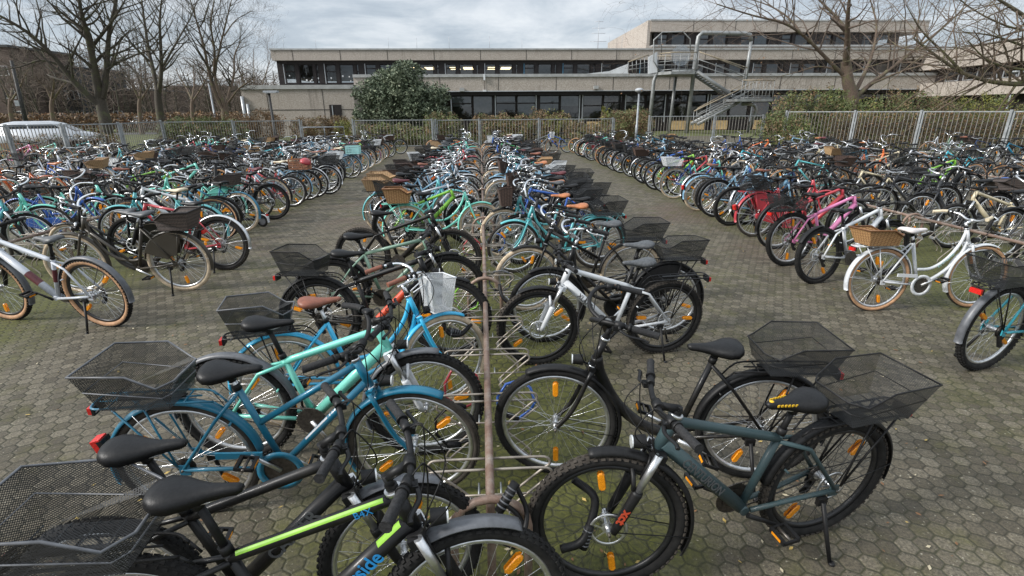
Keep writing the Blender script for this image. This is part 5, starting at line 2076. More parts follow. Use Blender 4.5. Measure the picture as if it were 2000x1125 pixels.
def car(x, y, rz, label, van=False):
    root = empty('parked_car', (x, y, 0), R_(rz))
    Lc, W = (4.5, 1.78)
    prof = [(-2.2, .32), (-2.25, .62), (-2.18, .92), (-2.02, 1.02), (-1.72, 1.42), (-1.3, 1.5), (.2, 1.5), (.62, 1.40), (1.25, 1.02), (2.0, .86), (2.22, .66), (2.24, .34)]
    if van:
        prof = [(-2.2, .34), (-2.26, .7), (-2.2, 1.1), (-2.1, 1.62), (-1.7, 1.74), (.3, 1.74), (.75, 1.6), (1.35, 1.12), (2.0, .95), (2.22, .7), (2.24, .36)]
    secs = []
    for yy, k in ((-W/2, .0), (-W/2+.06, .03), (-W*.25, .06), (0, .07), (W*.25, .06), (W/2-.06, .03), (W/2, .0)):
        secs.append([V((px, yy*(1.0 if pz < 1.05 else .84), pz+(k if pz > 1.3 else 0))) for px, pz in prof])
    mb = MB()
    mb.loft(secs, 'car_white')
    body = obj('body', mb, root)
    top = max(pz for _, pz in prof)
    for s in (1, -1):
        yy = s*(W/2*.86+.055)
        g = MB()
        for x0, x1, x2, x3 in ((-1.75, -.72, -.72, -1.45), (-.64, .95 if not van else 1.1, .38 if not van else .5, -.64)):
            g.poly([(x0, yy+s*.05, 1.06), (x1, yy+s*.05, 1.06), (x2, yy-s*.03, top-.10), (x3, yy-s*.03, top-.10)], 'car_glass')
        obj('side_window', g, root)
    g = MB()
    g.poly([(1.28, -.70, 1.06), (1.28, .70, 1.06), (.66, .62, top-.08), (.66, -.62, top-.08)], 'car_glass')
    obj('windscreen', g, root)
    g = MB()
    g.poly([(-2.07, -.68, 1.08), (-2.07, .68, 1.08), (-1.80 if not van else -2.12, .6, top-.14), (-1.80 if not van else -2.12, -.6, top-.14)], 'car_glass')
    obj('rear_window', g, root)
    for px in (-1.35, 1.38):
        for s in (1, -1):
            w = MB()
            w.disc((px, s*(W/2-.08), .32), .32, .2, 'tyre', 20)
            w.disc((px, s*(W/2+.01), .32), .2, .03, 'alu', 14)
            obj('wheel', w, root)
    for s in (1, -1):
        w = MB()
        w.box((-2.2, s*.72, .85), (.1, .2, .2), 'red_lens')
        obj('tail_lamp', w, root)
        w = MB()
        w.box((2.12, s*.66, .72), (.16, .34, .14), 'clear_lens')
        obj('headlight', w, root)
    tag(root, label, 'car', 'white cars parked beyond the fence')

def build_street():
    M['lamp_shell'] = mat_plain('lamp_shell', (.36, .38, .40), .5, 0, 10, .1)
    M['car_white'] = mat_paint('car_paint_white', (.50, .53, .57), .25, 0, .8, .08)
    M['car_glass'] = mat_plain('car_glass', (.02, .025, .03), .08, 0, 5, .1)
    M['pole_dark'] = mat_plain('dark_pole', (.035, .035, .035), .6, .2, 12, .3)
    p = aty(543, 300, 31.5)
    lamp_post(p.x, p.y, aty(543, 181, 31.5).z, .075, 'square', 'dark lamp post with flat square head in front of the low concrete block', 'pole_dark')
    p = aty(1240, 300, 31.2)
    lamp_post(p.x, p.y, aty(1240, 174, 31.2).z, .062, 'dome', 'galvanised lamp post with domed head in front of the clipped shrub', 'galv_pale')
    p = aty(420, 230, 62)
    lamp_post(p.x, p.y, aty(418, 158, 62).z, .09, 'square', 'slim grey lamp post among the bare trees by the road', 'galv_pale')
    p = aty(1970, 200, 40)
    lamp_post(p.x, p.y, aty(1973, 141, 40).z, .07, 'square', 'grey lamp post in front of the slanting wing of the building', 'galv_pale')
    a, b = aty(48, 238, 38), aty(22, 118, 38)
    root = empty('mast', (a.x, a.y, 0))
    mb = MB()
    mb.tube([(0, 0, 0), (b.x-a.x, 0, b.z)], [.15, .09], 'pole_dark', 10)
    mb.box((.0, -.12, 2.6), (.28, .1, .35), 'galv_pale')
    obj('pole', mb, root)
    tag(root, 'dark leaning mast with a small box beyond the street fence', 'mast')
    p = aty(96, 252, 30.5)
    car(p.x, p.y, 24, 'white estate car with dark side windows behind the bar fence')
    p = aty(285, 222, 75)
    car(p.x, p.y, 10, 'far white car on the road beneath the bare trees')

# ------------------------------------------------------------------ school building
def bmats():
    m, nt, b = new_mat('exposed_aggregate_concrete')
    n0, n1, n2 = noise(nt, .25, 5, .6), noise(nt, 11, 5, .75), noise(nt, 1.6, 4, .6, dist=1.2)
    c = ramp(nt, n1, [(.30, (.225, .195, .165)), (.50, (.365, .325, .285)), (.70, (.53, .48, .43))])
    c = mixc(nt, ramp(nt, n2, [(.45, (0, 0, 0)), (.75, (.45, .45, .45))]), c, (.27, .23, .195))
    # rain streaks running down from the coping
    tc = N(nt, 'ShaderNodeTexCoord')
    mp = N(nt, 'ShaderNodeMapping')
    mp.inputs['Scale'].default_value = (1.4, 1.4, .12)
    L(nt, tc.outputs['Object'], mp.inputs[0])
    st_ = noise(nt, 1.0, 5, .7, mp.outputs[0])
    c = mixc(nt, ramp(nt, st_, [(.56, (0, 0, 0)), (.74, (.6, .6, .6))]), c, (.12, .10, .085))
    L(nt, c, b.inputs['Base Color'])
    b.inputs['Roughness'].default_value = .9
    bump(nt, b, n1, .6, .02)
    M['concrete'] = m
    M['cap'] = mat_plain('coping_sheet', (.36, .365, .36), .55, .2, 2, .2)
    M['dark_frame'] = mat_plain('dark_brown_frame', (.022, .018, .018), .5, 0, 6, .3)
    M['light_frame'] = mat_plain('aluminium_strip', (.42, .44, .46), .4, .4, 6, .1)
    M['blue_frame'] = mat_plain('blue_strip', (.08, .22, .34), .5, 0, 6, .2)
    M['joint'] = mat_plain('panel_joint', (.05, .045, .04), .9, 0, 6, .2)
    M['panel_yellow'] = mat_plain('yellow_wood_panel', (.58, .41, .20), .6, 0, 3, .25)
    M['white_panel'] = mat_plain('white_panel', (.62, .64, .66), .5, 0, 2, .1)
    M['roof_red'] = mat_plain('red_roof_sheet', (.32, .10, .07), .7, 0, 4, .3)
    M['room'] = mat_plain('room_wall', (.16, .14, .12), .9, 0, 2, .3)
    M['blind'] = mat_plain('pale_blind', (.42, .42, .40), .8, 0, 3, .2)
    M['paper'] = mat_plain('paper_cutout', (.75, .75, .75), .8, 0, 8, .1)
    M['brick'] = mat_plain('far_brick', (.10, .072, .06), .9, 0, 1.5, .35)
    M['far_dark'] = mat_plain('far_dark_cladding', (.045, .05, .055), .8, 0, 1.5, .3)
    m, nt, b = new_mat('window_glass')
    nt.nodes.remove(b)
    gl = N(nt, 'ShaderNodeBsdfGlossy'); gl.inputs['Roughness'].default_value = .03
    gl.inputs['Color'].default_value = (.9, .95, 1, 1)
    tr = N(nt, 'ShaderNodeBsdfTransparent'); tr.inputs['Color'].default_value = (.55, .58, .6, 1)
    mx = N(nt, 'ShaderNodeMixShader')
    fr = N(nt, 'ShaderNodeFresnel'); fr.inputs[0].default_value = 1.9
    L(nt, fr.outputs[0], mx.inputs[0]); L(nt, tr.outputs[0], mx.inputs[1]); L(nt, gl.outputs[0], mx.inputs[2])
    L(nt, mx.outputs[0], nt.nodes['Material Output'].inputs[0])
    M['glass'] = m
    m, nt, b = new_mat('ceiling_lamp_glow')
    b.inputs['Base Color'].default_value = (.9, .8, .6, 1)
    b.inputs['Emission Color'].default_value = (1, .78, .45, 1)
    b.inputs['Emission Strength'].default_value = 2.2
    M['lamp_glow'] = m
    M['wheel_marks'] = M['paper']

_wr = random.Random(8)
def bwin(root, x0, x1, z0, z1, y, transom=None, key='dark_frame', fw=.07, stars=0, rng=None):
    """one window: frame part with its pane as a sub-part"""
    mb = MB()
    zc = (z0+z1)/2
    mb.box((x0+fw/2, y, zc), (fw, .10, z1-z0), key)
    mb.box((x1-fw/2, y, zc), (fw, .10, z1-z0), key)
    mb.box(((x0+x1)/2, y, z0+fw/2), (x1-x0-2*fw, .10, fw), key)
    mb.box(((x0+x1)/2, y, z1-fw/2), (x1-x0-2*fw, .10, fw), key)
    if transom:
        mb.box(((x0+x1)/2, y, z0+(z1-z0)*transom), (x1-x0-2*fw, .10, fw*1.2), key)
    f = obj('window', mb, root)
    g = MB()
    g.poly([(x0+fw, y+.01, z0+fw), (x1-fw, y+.01, z0+fw), (x1-fw, y+.01, z1-fw), (x0+fw, y+.01, z1-fw)], 'glass')
    obj('pane', g, f)
    if (rng or _wr).random() < .34 and z1-z0 > 1:
        s = MB()
        hb = (z1-z0)*(rng or _wr).choice((.22, .4, .75))
        s.box(((x0+x1)/2, y+.10, z1-hb/2-.02), (x1-x0-.1, .02, hb), 'blind')
        obj('blind', s, f)
    for i in range(stars):
        s = MB()
        r = rng.uniform(.04, .085)
        cx, cz = rng.uniform(x0+.2, x1-.2), rng.uniform(z0+.2, z0+.75)
        s.disc((cx, y-.01, cz), r, .006, 'paper', 8)
        obj('paper_snowflake', s, f)

def build_school():
    bmats()
    rng = random.Random(21)
    Y = 50.0
    X = lambda px: aty(px, 120, Y).x
    Z = lambda py: aty(950, py, Y).z
    root = empty('school_building', (0, 0, 0))
    xl, xr = X(531), X(1835)
    zs = {k: Z(v) for k, v in dict(top=94.5, capb=97.5, w1=117, w0=147, cap2t=146.5, cap2b=151.5, par=178, g1=184, g0=246).items()}
    zs['g0'] = 0
    def band(name, x0, x1, z0, z1, y0, y1, key, joints=None):
        mb = MB()
        mb.box(((x0+x1)/2, (y0+y1)/2, (z0+z1)/2), (x1-x0, y1-y0, z1-z0), key)
        if joints:
            x = x0+joints*.45
            while x < x1-.3:
                mb.box((x, y0-.002, (z0+z1)/2), (.05, .02, z1-z0-.02), 'joint')
                x += joints
        return obj(name, mb, root)
    DEP = 16
    # upper parapet, coping, window strip recess, ledge, lower parapet
    band('upper_parapet', xl, xr, zs['w1'], zs['capb'], Y, Y+DEP, 'concrete', 4.1)
    band('coping', xl-.05, xr+.05, zs['capb'], zs['top'], Y-.08, Y+DEP, 'cap')
    band('window_lintel', xl+.6, xr-.1, zs['w1']-.28, zs['w1'], Y+.45, Y+.9, 'dark_frame')
    band('ledge_coping', X(690), xr+.1, zs['cap2b'], zs['cap2t']+.03, Y-.85, Y+.6, 'cap')
    band('lower_parapet', X(690)+.02, xr, zs['par'], zs['cap2b'], Y-.75, Y+.4, 'concrete', 5.2)
    band('soffit_beam', X(690)+.1, xr-.1, zs['g1']-.1, zs['par'], Y-.45, Y+.1, 'dark_frame')
    band('gutter_strip', X(690)+.06, xr-.05, zs['par']-.07, zs['par']-.002, Y-.80, Y-.72, 'light_frame')
    # rooms behind the glass
    for z0, z1, y0 in ((zs['w0'], zs['w1'], Y+.8), (0.02, zs['g1'], Y+.4)):
        mb = MB()
        mb.box(((xl+xr)/2, y0+6, (z0+z1)/2), (xr-xl-1.5, .2, z1-z0), 'room')
        mb.box(((xl+xr)/2, y0+3.2, z0-.06), (xr-xl-1.5, 6, .1), 'room')
        mb.box(((xl+xr)/2, y0+3.2, z1+.02), (xr-xl-1.5, 6, .04), 'room')
        for xx in (xl+1.2, (xl+xr)/2-8, xr-1):
            mb.box((xx, y0+3.1, (z0+z1)/2), (.15, 5.6, z1-z0), 'room')
        obj('room_interior', mb, root)
    # upper window strip: bays of narrow - wide - narrow lights between dark piers
    bay = X(632)-X(551)
    x = X(549)
    zt, zb = zs['w1']-.28, zs['w0']+.02
    i = 0
    lamps = MB()
    zb_far = zb
    while x < xr-3:
        ins = i < 2
        zb = Z(161) if i < 2 else zb_far
        bwin(root, x, x+.95, zb, zt, Y+.62, .62, stars=1 if ins else 0, rng=rng)
        for xo, wd_ in ((1.10, .30), (bay-.30, .55), (2.63, .22)):
            pier = MB()
            pier.box((x+xo, Y+.60, (zb+zt)/2), (wd_, .2, zt-zb), 'dark_frame')
            obj('pier', pier, root)
        bwin(root, x+1.25, x+2.50, zb, zt, Y+.62, None, stars=3 if ins else 0, rng=rng)
        bwin(root, x+2.74, x+bay-.58, zb, zt, Y+.62, .62 if i % 2 else None, stars=1 if ins else 0, rng=rng)
        st2 = MB()
        st2.box((x-.03, Y+.47, (zb+zt)/2), (.06, .06, zt-zb+.05), 'blue_frame' if i in (6, 7, 9) else 'light_frame')
        obj('sun_blind_rail', st2, root)
        if i in (3, 4, 5):
            for k in range(3):
                for xo in (.25, 1.5):
                    lamps.box((x+xo+.5, Y+2.2+1.1*k, zt-.18-.0*k), (.95, .16, .05), 'lamp_glow')
        x += bay
        i += 1
    obj('ceiling_lamp', lamps, root)
    band('window_sill_wall', xl+.5, X(700), 2.5, Z(161), Y+.56, Y+.76, 'dark_frame')
    band('window_sill_wall', X(700), xr-.2, zs['w0']-.35, zs['w0']+.02, Y+.55, Y+.75, 'dark_frame')
    mb = MB()
    mb.box((X(541), Y+.8, (zs['w0']+zs['w1'])/2-.4), (.5, .5, zs['w1']-zs['w0']+.8), 'dark_frame')
    obj('corner_pier', mb, root)
    # ground floor glazing
    x = X(878)
    gz = zs['g1']-.1
    i = 0
    while x < xr-4:
        wd = 4.05
        bwin(root, x, x+1.9, .95 if i != 3 else .1, gz, Y+.3, .7, fw=.09)
        bwin(root, x+1.95, x+wd-.25, .95, gz, Y+.3, .7 if i % 2 else None, fw=.09)
        mb = MB()
        mb.box((x+wd-.12, Y+.28, gz/2), (.24, .2, gz), 'dark_frame')
        obj('pier', mb, root)
        for xo in (-.02, wd-.02) if i % 3 == 0 else (wd-.3,):
            mb = MB()
            mb.box((x+xo, Y+.12, gz/2+.4), (.09, .06, gz-.8), 'light_frame')
            obj('downpipe', mb, root)
        mb = MB()
        key = 'panel_yellow' if i in (2, 3, 5, 6, 7) else 'dark_frame'
        mb.box((x+1.2, Y+.26, .50), (1.5, .06, .82), key)
        mb.box((x+2.9, Y+.27, .50), (1.7, .05, .82), 'dark_frame' if i != 5 else 'panel_yellow')
        obj('parapet_panel', mb, root)
        x += wd
        i += 1
    mb = MB()
    mb.box(((X(690)+xr)/2, Y+.42, .45), (xr-X(690)-.4, .1, .9), 'dark_frame')
    obj('base_wall', mb, root)
    # small fittings on the parapet
    for px, py in ((901, 175), (1162, 172)):
        mb = MB()
        mb.box((X(px), Y-.95, Z(py)-.02), (.42, .3, .28), 'cap')
        obj('floodlight', mb, root)
    mb = MB()
    mb.box((X(945), Y-.9, Z(152)), (.16, .14, .5), 'white_panel')
    mb.box((X(945), Y-.86, Z(178)), (.3, .2, .14), 'white_panel')
    mb.tube([(X(945), Y-.8, Z(155)), (X(945), Y-.8, Z(180))], .02, 'joint', 5)
    obj('alarm_siren', mb, root)
    for px in (555, 618, 760, 815, 878, 957, 1020, 1190, 1215):
        mb = MB()
        mb.tube([(X(px), Y+.4, zs['top']-.02), (X(px), Y+.4, zs['top']+.55+.5*rng.random())], .014, 'light_frame', 4)
        obj('lightning_rod', mb, root)
    # low windowless block on the street side
    xb0, xb1 = aty(474, 200, 47).x, aty(692, 200, 47).x
    zt2 = aty(590, 166, 47).z
    band('low_block', xb0, xb1, .0, zt2-.32, 47, 54, 'concrete', 4.6)
    band('low_block_coping', xb0-.1, xb1+.1, zt2-.32, zt2, 46.88, 54.1, 'cap')
    mb = MB()
    mb.box(((xb0+xb1)/2, 46.99, (zt2-.3)*.56), (xb1-xb0-.05, .03, .05), 'joint')
    obj('panel_joint', mb, root)
    mb = MB()
    mb.box((X(683)-.9, 47.0-.02, 1.25), (1.0, .08, 2.5), 'dark_frame')
    mb.box((X(683)-1.15, 46.94, 1.25), (.07, .06, 2.4), 'light_frame')
    obj('side_door', mb, root)
    mb = MB()
    mb.tube([(xb0+.05, 46.9, 0), (xb0+.05, 46.9, 3.2)], .14, 'light_frame', 8)
    mb.tube([(xb0+.4, 46.9, 0), (xb0+.4, 46.9, 2.6)], .12, 'light_frame', 8)
    obj('downpipe', mb, root)
    # third storey set back on the right
    Y3 = 53.0
    X3 = lambda px: aty(px, 60, Y3).x
    Z3 = lambda py: aty(1500, py, Y3).z
    x0, x1 = X3(1271), X3(1812)
    za, zb_, zc, zd = Z3(41), Z3(62), Z3(90), Z3(95)
    mb = MB()
    mb.box(((x0+x1)/2, Y3+8, (za+zb_)/2), (x1-x0, 16, za-zb_), 'concrete')
    for k in range(1, 7):
        mb.box((x0+k*4.1, Y3-.002, (za+zb_)/2), (.05, .02, za-zb_-.02), 'joint')
    obj('upper_parapet', mb, root)
    mb = MB()
    mb.box(((x0+x1)/2, Y3+8, za+.06), (x1-x0+.12, 16.1, .12), 'cap')
    obj('coping', mb, root)
    mb = MB()
    mb.box((x0+.25, Y3+8.2, (zb_+zd)/2-.3), (.4, 14.6, zb_-zd+.6), 'concrete')
    mb.box(((x0+x1)/2, Y3+6, (zb_+zd)/2), (x1-x0-1, .2, zb_-zd), 'room')
    mb.box(((x0+x1)/2, Y3+3, zd-.2), (x1-x0-1, 5.8, .2), 'room')
    obj('storey_wall', mb, root)
    x = x0+.5
    i = 0
    while x < x1-3.5:
        bwin(root, x+.35, x+1.35, zc, zb_-.15, Y3+.55, .6, fw=.08)
        bwin(root, x+1.7, x+3.1, zc, zb_-.15, Y3+.55, None, fw=.08)
        for xo, wd_ in ((.15, .35), (1.52, .3), (3.6, .9)):
            mb = MB()
            mb.box((x+xo, Y3+.5, (zb_+zc)/2), (wd_, .2, zb_-zc), 'dark_frame')
            obj('pier', mb, root)
        x += 4.1
        i += 1
    mb = MB()
    mb.box(((x0+x1)/2, Y3-.2, zc-.06), (x1-x0, 1.6, .14), 'cap')
    obj('ledge_coping', mb, root)
    mb = MB()
    mb.box(((x0+x1)/2+.4, Y3-.15, (zc-.13+zs['top'])/2), (x1-x0+2, 1.3, zc-.13-zs['top']+.0), 'concrete')
    obj('storey_base', mb, root)
    # sloping side roof running back from the corner, red roof light beyond it
    p0 = V((x0, Y3+.1, za+.05)); p1 = onz(1192, 84, za-.4)
    mb = MB()
    d = V((p1.x-p0.x, p1.y-p0.y, 0))
    a, b_ = V((p0.x, p0.y, 0)), V((p1.x, p1.y, 0))
    n = V((d.y, -d.x, 0)).normalized()*.3
    P = [a+V((0, 0, zs['top']-.3)), b_+V((0, 0, zs['top']-.3)), b_+V((0, 0, za-.4)), a+V((0, 0, za+.05))]
    mb.add(P+[p-n for p in P], [(0, 1, 2, 3), (4, 7, 6, 5), (0, 4, 5, 1), (1, 5, 6, 2), (2, 6, 7, 3), (3, 7, 4, 0)], 'concrete', False)
    obj('side_wall', mb, root)
    tag(root, 'low concrete school building with dark window strips and flat roofs', 'building')
    # slanting wing on the hedge side
    wr = empty('building_wing', (0, 0, 0))
    A = aty(1828, 100, 49)
    za = A.z
    Bq = onz(2060, 68, za)
    A0_, B0 = V((A.x, A.y, 0)), V((Bq.x, Bq.y, 0))
    d = (B0-A0_)
    ln = d.length
    ex = d.normalized()
    ey = V((-ex.y, ex.x, 0))
    if ey.x < 0:
        ey = -ey
    m = Matrix(((ex.x, ey.x, 0, A0_.x), (ex.y, ey.y, 0, A0_.y), (0, 0, 1, 0), (0, 0, 0, 1)))
    def wpart(name, x0, x1, z0, z1, y0, y1, key):
        mb = MB()
        mb.box(((x0+x1)/2, (y0+y1)/2, (z0+z1)/2), (x1-x0, y1-y0, z1-z0), key)
        obj(name, mb, wr, m)
    wpart('upper_parapet', -14, ln, za-1.55, za, 0, 10, 'concrete')
    wpart('coping', -14, ln+.05, za, za+.14, -.08, 10, 'cap')
    wpart('storey_wall', -14, ln, za-2.75, za-1.55, .8, 9, 'dark_frame')
    wpart('lower_parapet', -14, ln, 2.9, za-2.75, -.5, 10, 'concrete')
    for k in range(1, int(ln/4)):
        wpart('panel_joint', k*4.0, k*4.0+.06, 2.95, za-2.8, -.51, -.49, 'joint')
        wpart('panel_joint', k*4.0, k*4.0+.06, za-1.5, za-.05, -.01, .01, 'joint')
    wpart('base_wall', -14, ln, 0, 2.9, .4, 9, 'dark_frame')
    k = 0
    x = 1.0
    while x < ln-2:
        mb = MB()
        z0, z1 = za-2.65, za-1.65
        fw = .06
        for q in ((x, 1.3), ):
            mb.box((x+.03, .72, (z0+z1)/2), (.06, .08, z1-z0), 'light_frame')
            mb.box((x+1.37, .72, (z0+z1)/2), (.06, .08, z1-z0), 'light_frame')
            mb.box((x+.70, .72, z0+.03), (1.28, .08, .06), 'light_frame')
        f = obj('window', mb, wr, m)
        g = MB()
        g.poly([(x+.06, .73, z0+.06), (x+1.34, .73, z0+.06), (x+1.34, .73, z1), (x+.06, .73, z1)], 'glass')
        obj('pane', g, f)
        x += 1.9
    tag(wr, 'lower wing of the school turned toward the yard behind the big bare tree', 'building')
    # antenna and roof light
    a = aty(1168, 86, 62)
    ar = empty('antenna', (a.x, a.y, a.z-.6))
    mb = MB()
    h = aty(1168, 38, 62).z-a.z+.6
    mb.tube([(0, 0, 0), (0, 0, h)], .03, 'light_frame', 5)
    for zf, w in ((.93, .45), (.72, .7), (.55, .75), (.28, .9)):
        mb.tube([(-w, 0, h*zf), (w, 0, h*zf)], .02, 'light_frame', 4)
        for k in range(5):
            xx = -w+2*w*k/4
            mb.tube([(xx, -.25, h*zf), (xx, .25, h*zf)], .012, 'light_frame', 3)
    obj('mast', mb, ar)
    tag(ar, 'television antenna with cross arms on the flat roof', 'antenna')
    rl = empty('roof_light', (a.x+.9, a.y-1.0, zs['top']))
    mb = MB()
    mb.loft([[V((-3.4*t, -1.2, .0)), V((3.0*t, -1.2, 0)), V((3.0*t, 1.2, 0)), V((-3.4*t, 1.2, 0))] if i == 0 else [V((-.6, -.5, .75)), V((2.2, -.5, .75)), V((2.2, .5, .75)), V((-.6, .5, .75))] for i, t in enumerate((.8, 1))], 'roof_red')
    for p in mb.s:
        pass
    mb.s = [False]*len(mb.s)
    obj('hood', mb, rl)
    mb = MB()
    mb.ball((.9, 0, .82), .75, 'cap', 12, 6, (1, .6, .4))
    obj('dome', mb, rl)
    tag(rl, 'red sheet-metal roof light with grey dome beside the antenna', 'roof light')

def build_stair():
    """galvanised outside stair: round pipe posts, octagonal landing, two flights and a bridge to the roof"""
    M['pipe'] = mat_plain('stair_galvanised_pipe', (.25, .26, .26), .5, .4, 3, .3)
    M['rail_brown'] = mat_plain('stair_handrail', (.30, .25, .18), .55, .2, 6, .3)
    m, nt, b = new_mat('polycarbonate_sheet')
    b.inputs['Base Color'].default_value = (.35, .40, .45, 1)
    b.inputs['Roughness'].default_value = .3
    b.inputs['Alpha'].default_value = .28
    M['haze_sheet'] = m
    M['plate_pale'] = mat_plain('pale_sheet', (.27, .30, .33), .5, .1, 3, .12)
    Y = 45.0
    P = lambda px, py, dy=0: aty(px, py, Y+dy)
    base = P(1320, 250); base.z = 0
    root = empty('outside_staircase', base)
    def part(name, mb):
        mb.v = [p-base for p in mb.v]
        return obj(name, mb, root)
    g = lambda px, dy=0: V((P(px, 150, dy).x, P(px, 150, dy).y, 0))
    # pipe posts
    for pts, r in (([g(1275), P(1277, 158), P(1281, 148), P(1296, 141, .3)], .15), ([g(1316, 1.6), P(1320, 150, 1.6)], .13),
                   ([g(1352), P(1361, 90), P(1364, 72), P(1372, 64), P(1392, 64.5), P(1455, 65.5), P(1465, 68), P(1467, 80)], .165),
                   ([P(1467, 80), P(1455, 165)], .13), ([P(1312, 141), P(1356, 140)], .15), ([g(1474), P(1477, 215), P(1474, 206), P(1464, 203), P(1448, 203)], .14)):
        mb = MB()
        mb.tube(pts, r, 'pipe', 12)
        part('pipe_post', mb)
    # landing
    mb = MB()
    a, b, c, d = P(1284, 141, -.3), P(1312, 131, -1.4), P(1358, 131, -1.4), P(1360, 133, 1.6)
    e = P(1276, 139, 1.6)
    zt = a.z
    ring = [V((p.x, p.y, zt)) for p in (a, b, c, d, e)]
    n = len(ring)
    mb.add(ring+[p-V((0, 0, .22)) for p in ring], [tuple(range(n)), tuple(range(2*n-1, n-1, -1))]+[(i, n+i, n+(i+1) % n, (i+1) % n) for i in range(n)], 'pipe', False)
    part('landing', mb)
    def railing(name, line, h, bars, key='pipe', mids=(), r=.035):
        mb = MB()
        up = V((0, 0, h))
        mb.tube([p+up for p in line], r*1.25, 'rail_brown', 6)
        for f in mids:
            mb.tube([p+up*f for p in line], r*.8, key, 5)
        for i in range(len(line)-1):
            k = max(1, int((line[i+1]-line[i]).length/bars))
            for j in range(k+1):
                p = line[i].lerp(line[i+1], j/k)
                mb.tube([p, p+up], r*.7, key, 5)
        part(name, mb)
    H_ = P(1300, 95).z-P(1300, 131).z
    railing('landing_railing', [ring[0], ring[1], ring[2]], H_, .55, mids=(.1, .55))
    railing('landing_railing', [ring[4], ring[3]], H_, .9, mids=(.5,))
    # hoop-topped screen and bent rail above the landing
    mb = MB()
    q = [P(1288, 138, -.5), P(1277, 120, -.5), P(1277, 78, -.5), P(1294, 63, -.5), P(1334, 62, -.5), P(1348, 76, -.5), P(1348, 100, -.5)]
    mb.tube(q, .05, 'pipe', 8)
    mb.tube([P(1292, 64, -.5), P(1292, 98, -.5)], .035, 'pipe', 6)
    part('hoop_rail', mb)
    mb = MB()
    cc = P(1330, 108, .2)
    cc.z = (P(1330, 84).z+P(1330, 131).z)/2
    mb.disc(tuple(cc), .80, .03, 'haze_sheet', 28)
    part('round_screen', mb)
    mb = MB()
    w = [P(1266, 112, -.4), P(1284, 101, -.4), P(1284, 141, -.4), P(1266, 144, -.4)]
    mb.add(w+[p+V((0, .08, 0)) for p in w], [(0, 1, 2, 3), (7, 6, 5, 4), (0, 4, 5, 1), (1, 5, 6, 2), (2, 6, 7, 3), (3, 7, 4, 0)], 'white_panel', False)
    w = [P(1146, 144, .2), P(1190, 139, .2), P(1228, 124, .2), P(1228, 143.5, .2)]
    mb.add(w+[p+V((0, .08, 0)) for p in w], [(0, 1, 2, 3), (7, 6, 5, 4), (0, 4, 5, 1), (1, 5, 6, 2), (2, 6, 7, 3), (3, 7, 4, 0)], 'white_panel', False)
    part('cheek_panel', mb)
    mb = MB()
    s, t = P(1227, 121, .2), P(1267, 107, .2)
    mb.tube([s, t], .05, 'rail_brown', 6)
    lo0, lo1 = P(1227, 142, .2), P(1267, 142, .2)
    for k in range(6):
        f = k/5
        mb.tube([lo0.lerp(lo1, f), s.lerp(t, f)], .03, 'pipe', 5)
    for f in (.3, .6):
        mb.tube([lo0.lerp(s, f), lo1.lerp(t, f)], .025, 'pipe', 5)
    part('bridge_railing', mb)
    # flights
    def flight(name, a, b, width, nsteps):
        mb = MB()
        for dy in (0, width):
            o = V((0, dy, 0))
            mb.tube([a+o, b+o], .15, 'pipe', 6, squash=.5)
        dx = (b-a)/nsteps
        for i in range(nsteps):
            p = a+dx*(i+.5)+V((0, width/2, .06))
            mb.box(p, (abs(dx.x)*1.05, width-.04, .05), 'pipe')
        part(name, mb)
    hr = P(1400, 118).z-P(1400, 158).z
    f0, f1 = P(1362, 140, -1.0), P(1430, 186, -1.0)
    flight('upper_flight', f0, f1, 1.3, 13)
    railing('flight_railing', [P(1362, 138, -1.05), P(1455, 168, -1.05)], H_, 2.4, mids=(.3, .6))
    railing('flight_railing', [P(1362, 136, .35), P(1450, 170, .35)], H_, 2.4, mids=(.3, .6))
    l0, l1 = P(1432, 196, -2.0), P(1500, 196, -2.0)
    mb = MB()
    mb.box(((l0.x+l1.x)/2, (l0.y+l1.y)/2+.7, l0.z), (l1.x-l0.x, 2.8, .2), 'pipe')
    part('landing', mb)
    railing('landing_railing', [l0+V((.3, -.6, .1)), l1+V((0, -.6, .1))], H_, .28, mids=(.05,))
    g0, g1 = P(1445, 198, -2.0), P(1362, 243, -2.0)
    flight('lower_flight', g0, g1, 1.4, 14)
    railing('flight_railing', [P(1470, 196, -2.05), P(1352, 252, -2.05)], H_, 2.2, mids=(.35, .65))
    railing('flight_railing', [P(1452, 196, -.55), P(1358, 246, -.55)], H_, 2.2, mids=(.35, .65))
    tag(root, 'galvanised outside staircase with pipe posts climbing to the school roof', 'staircase')

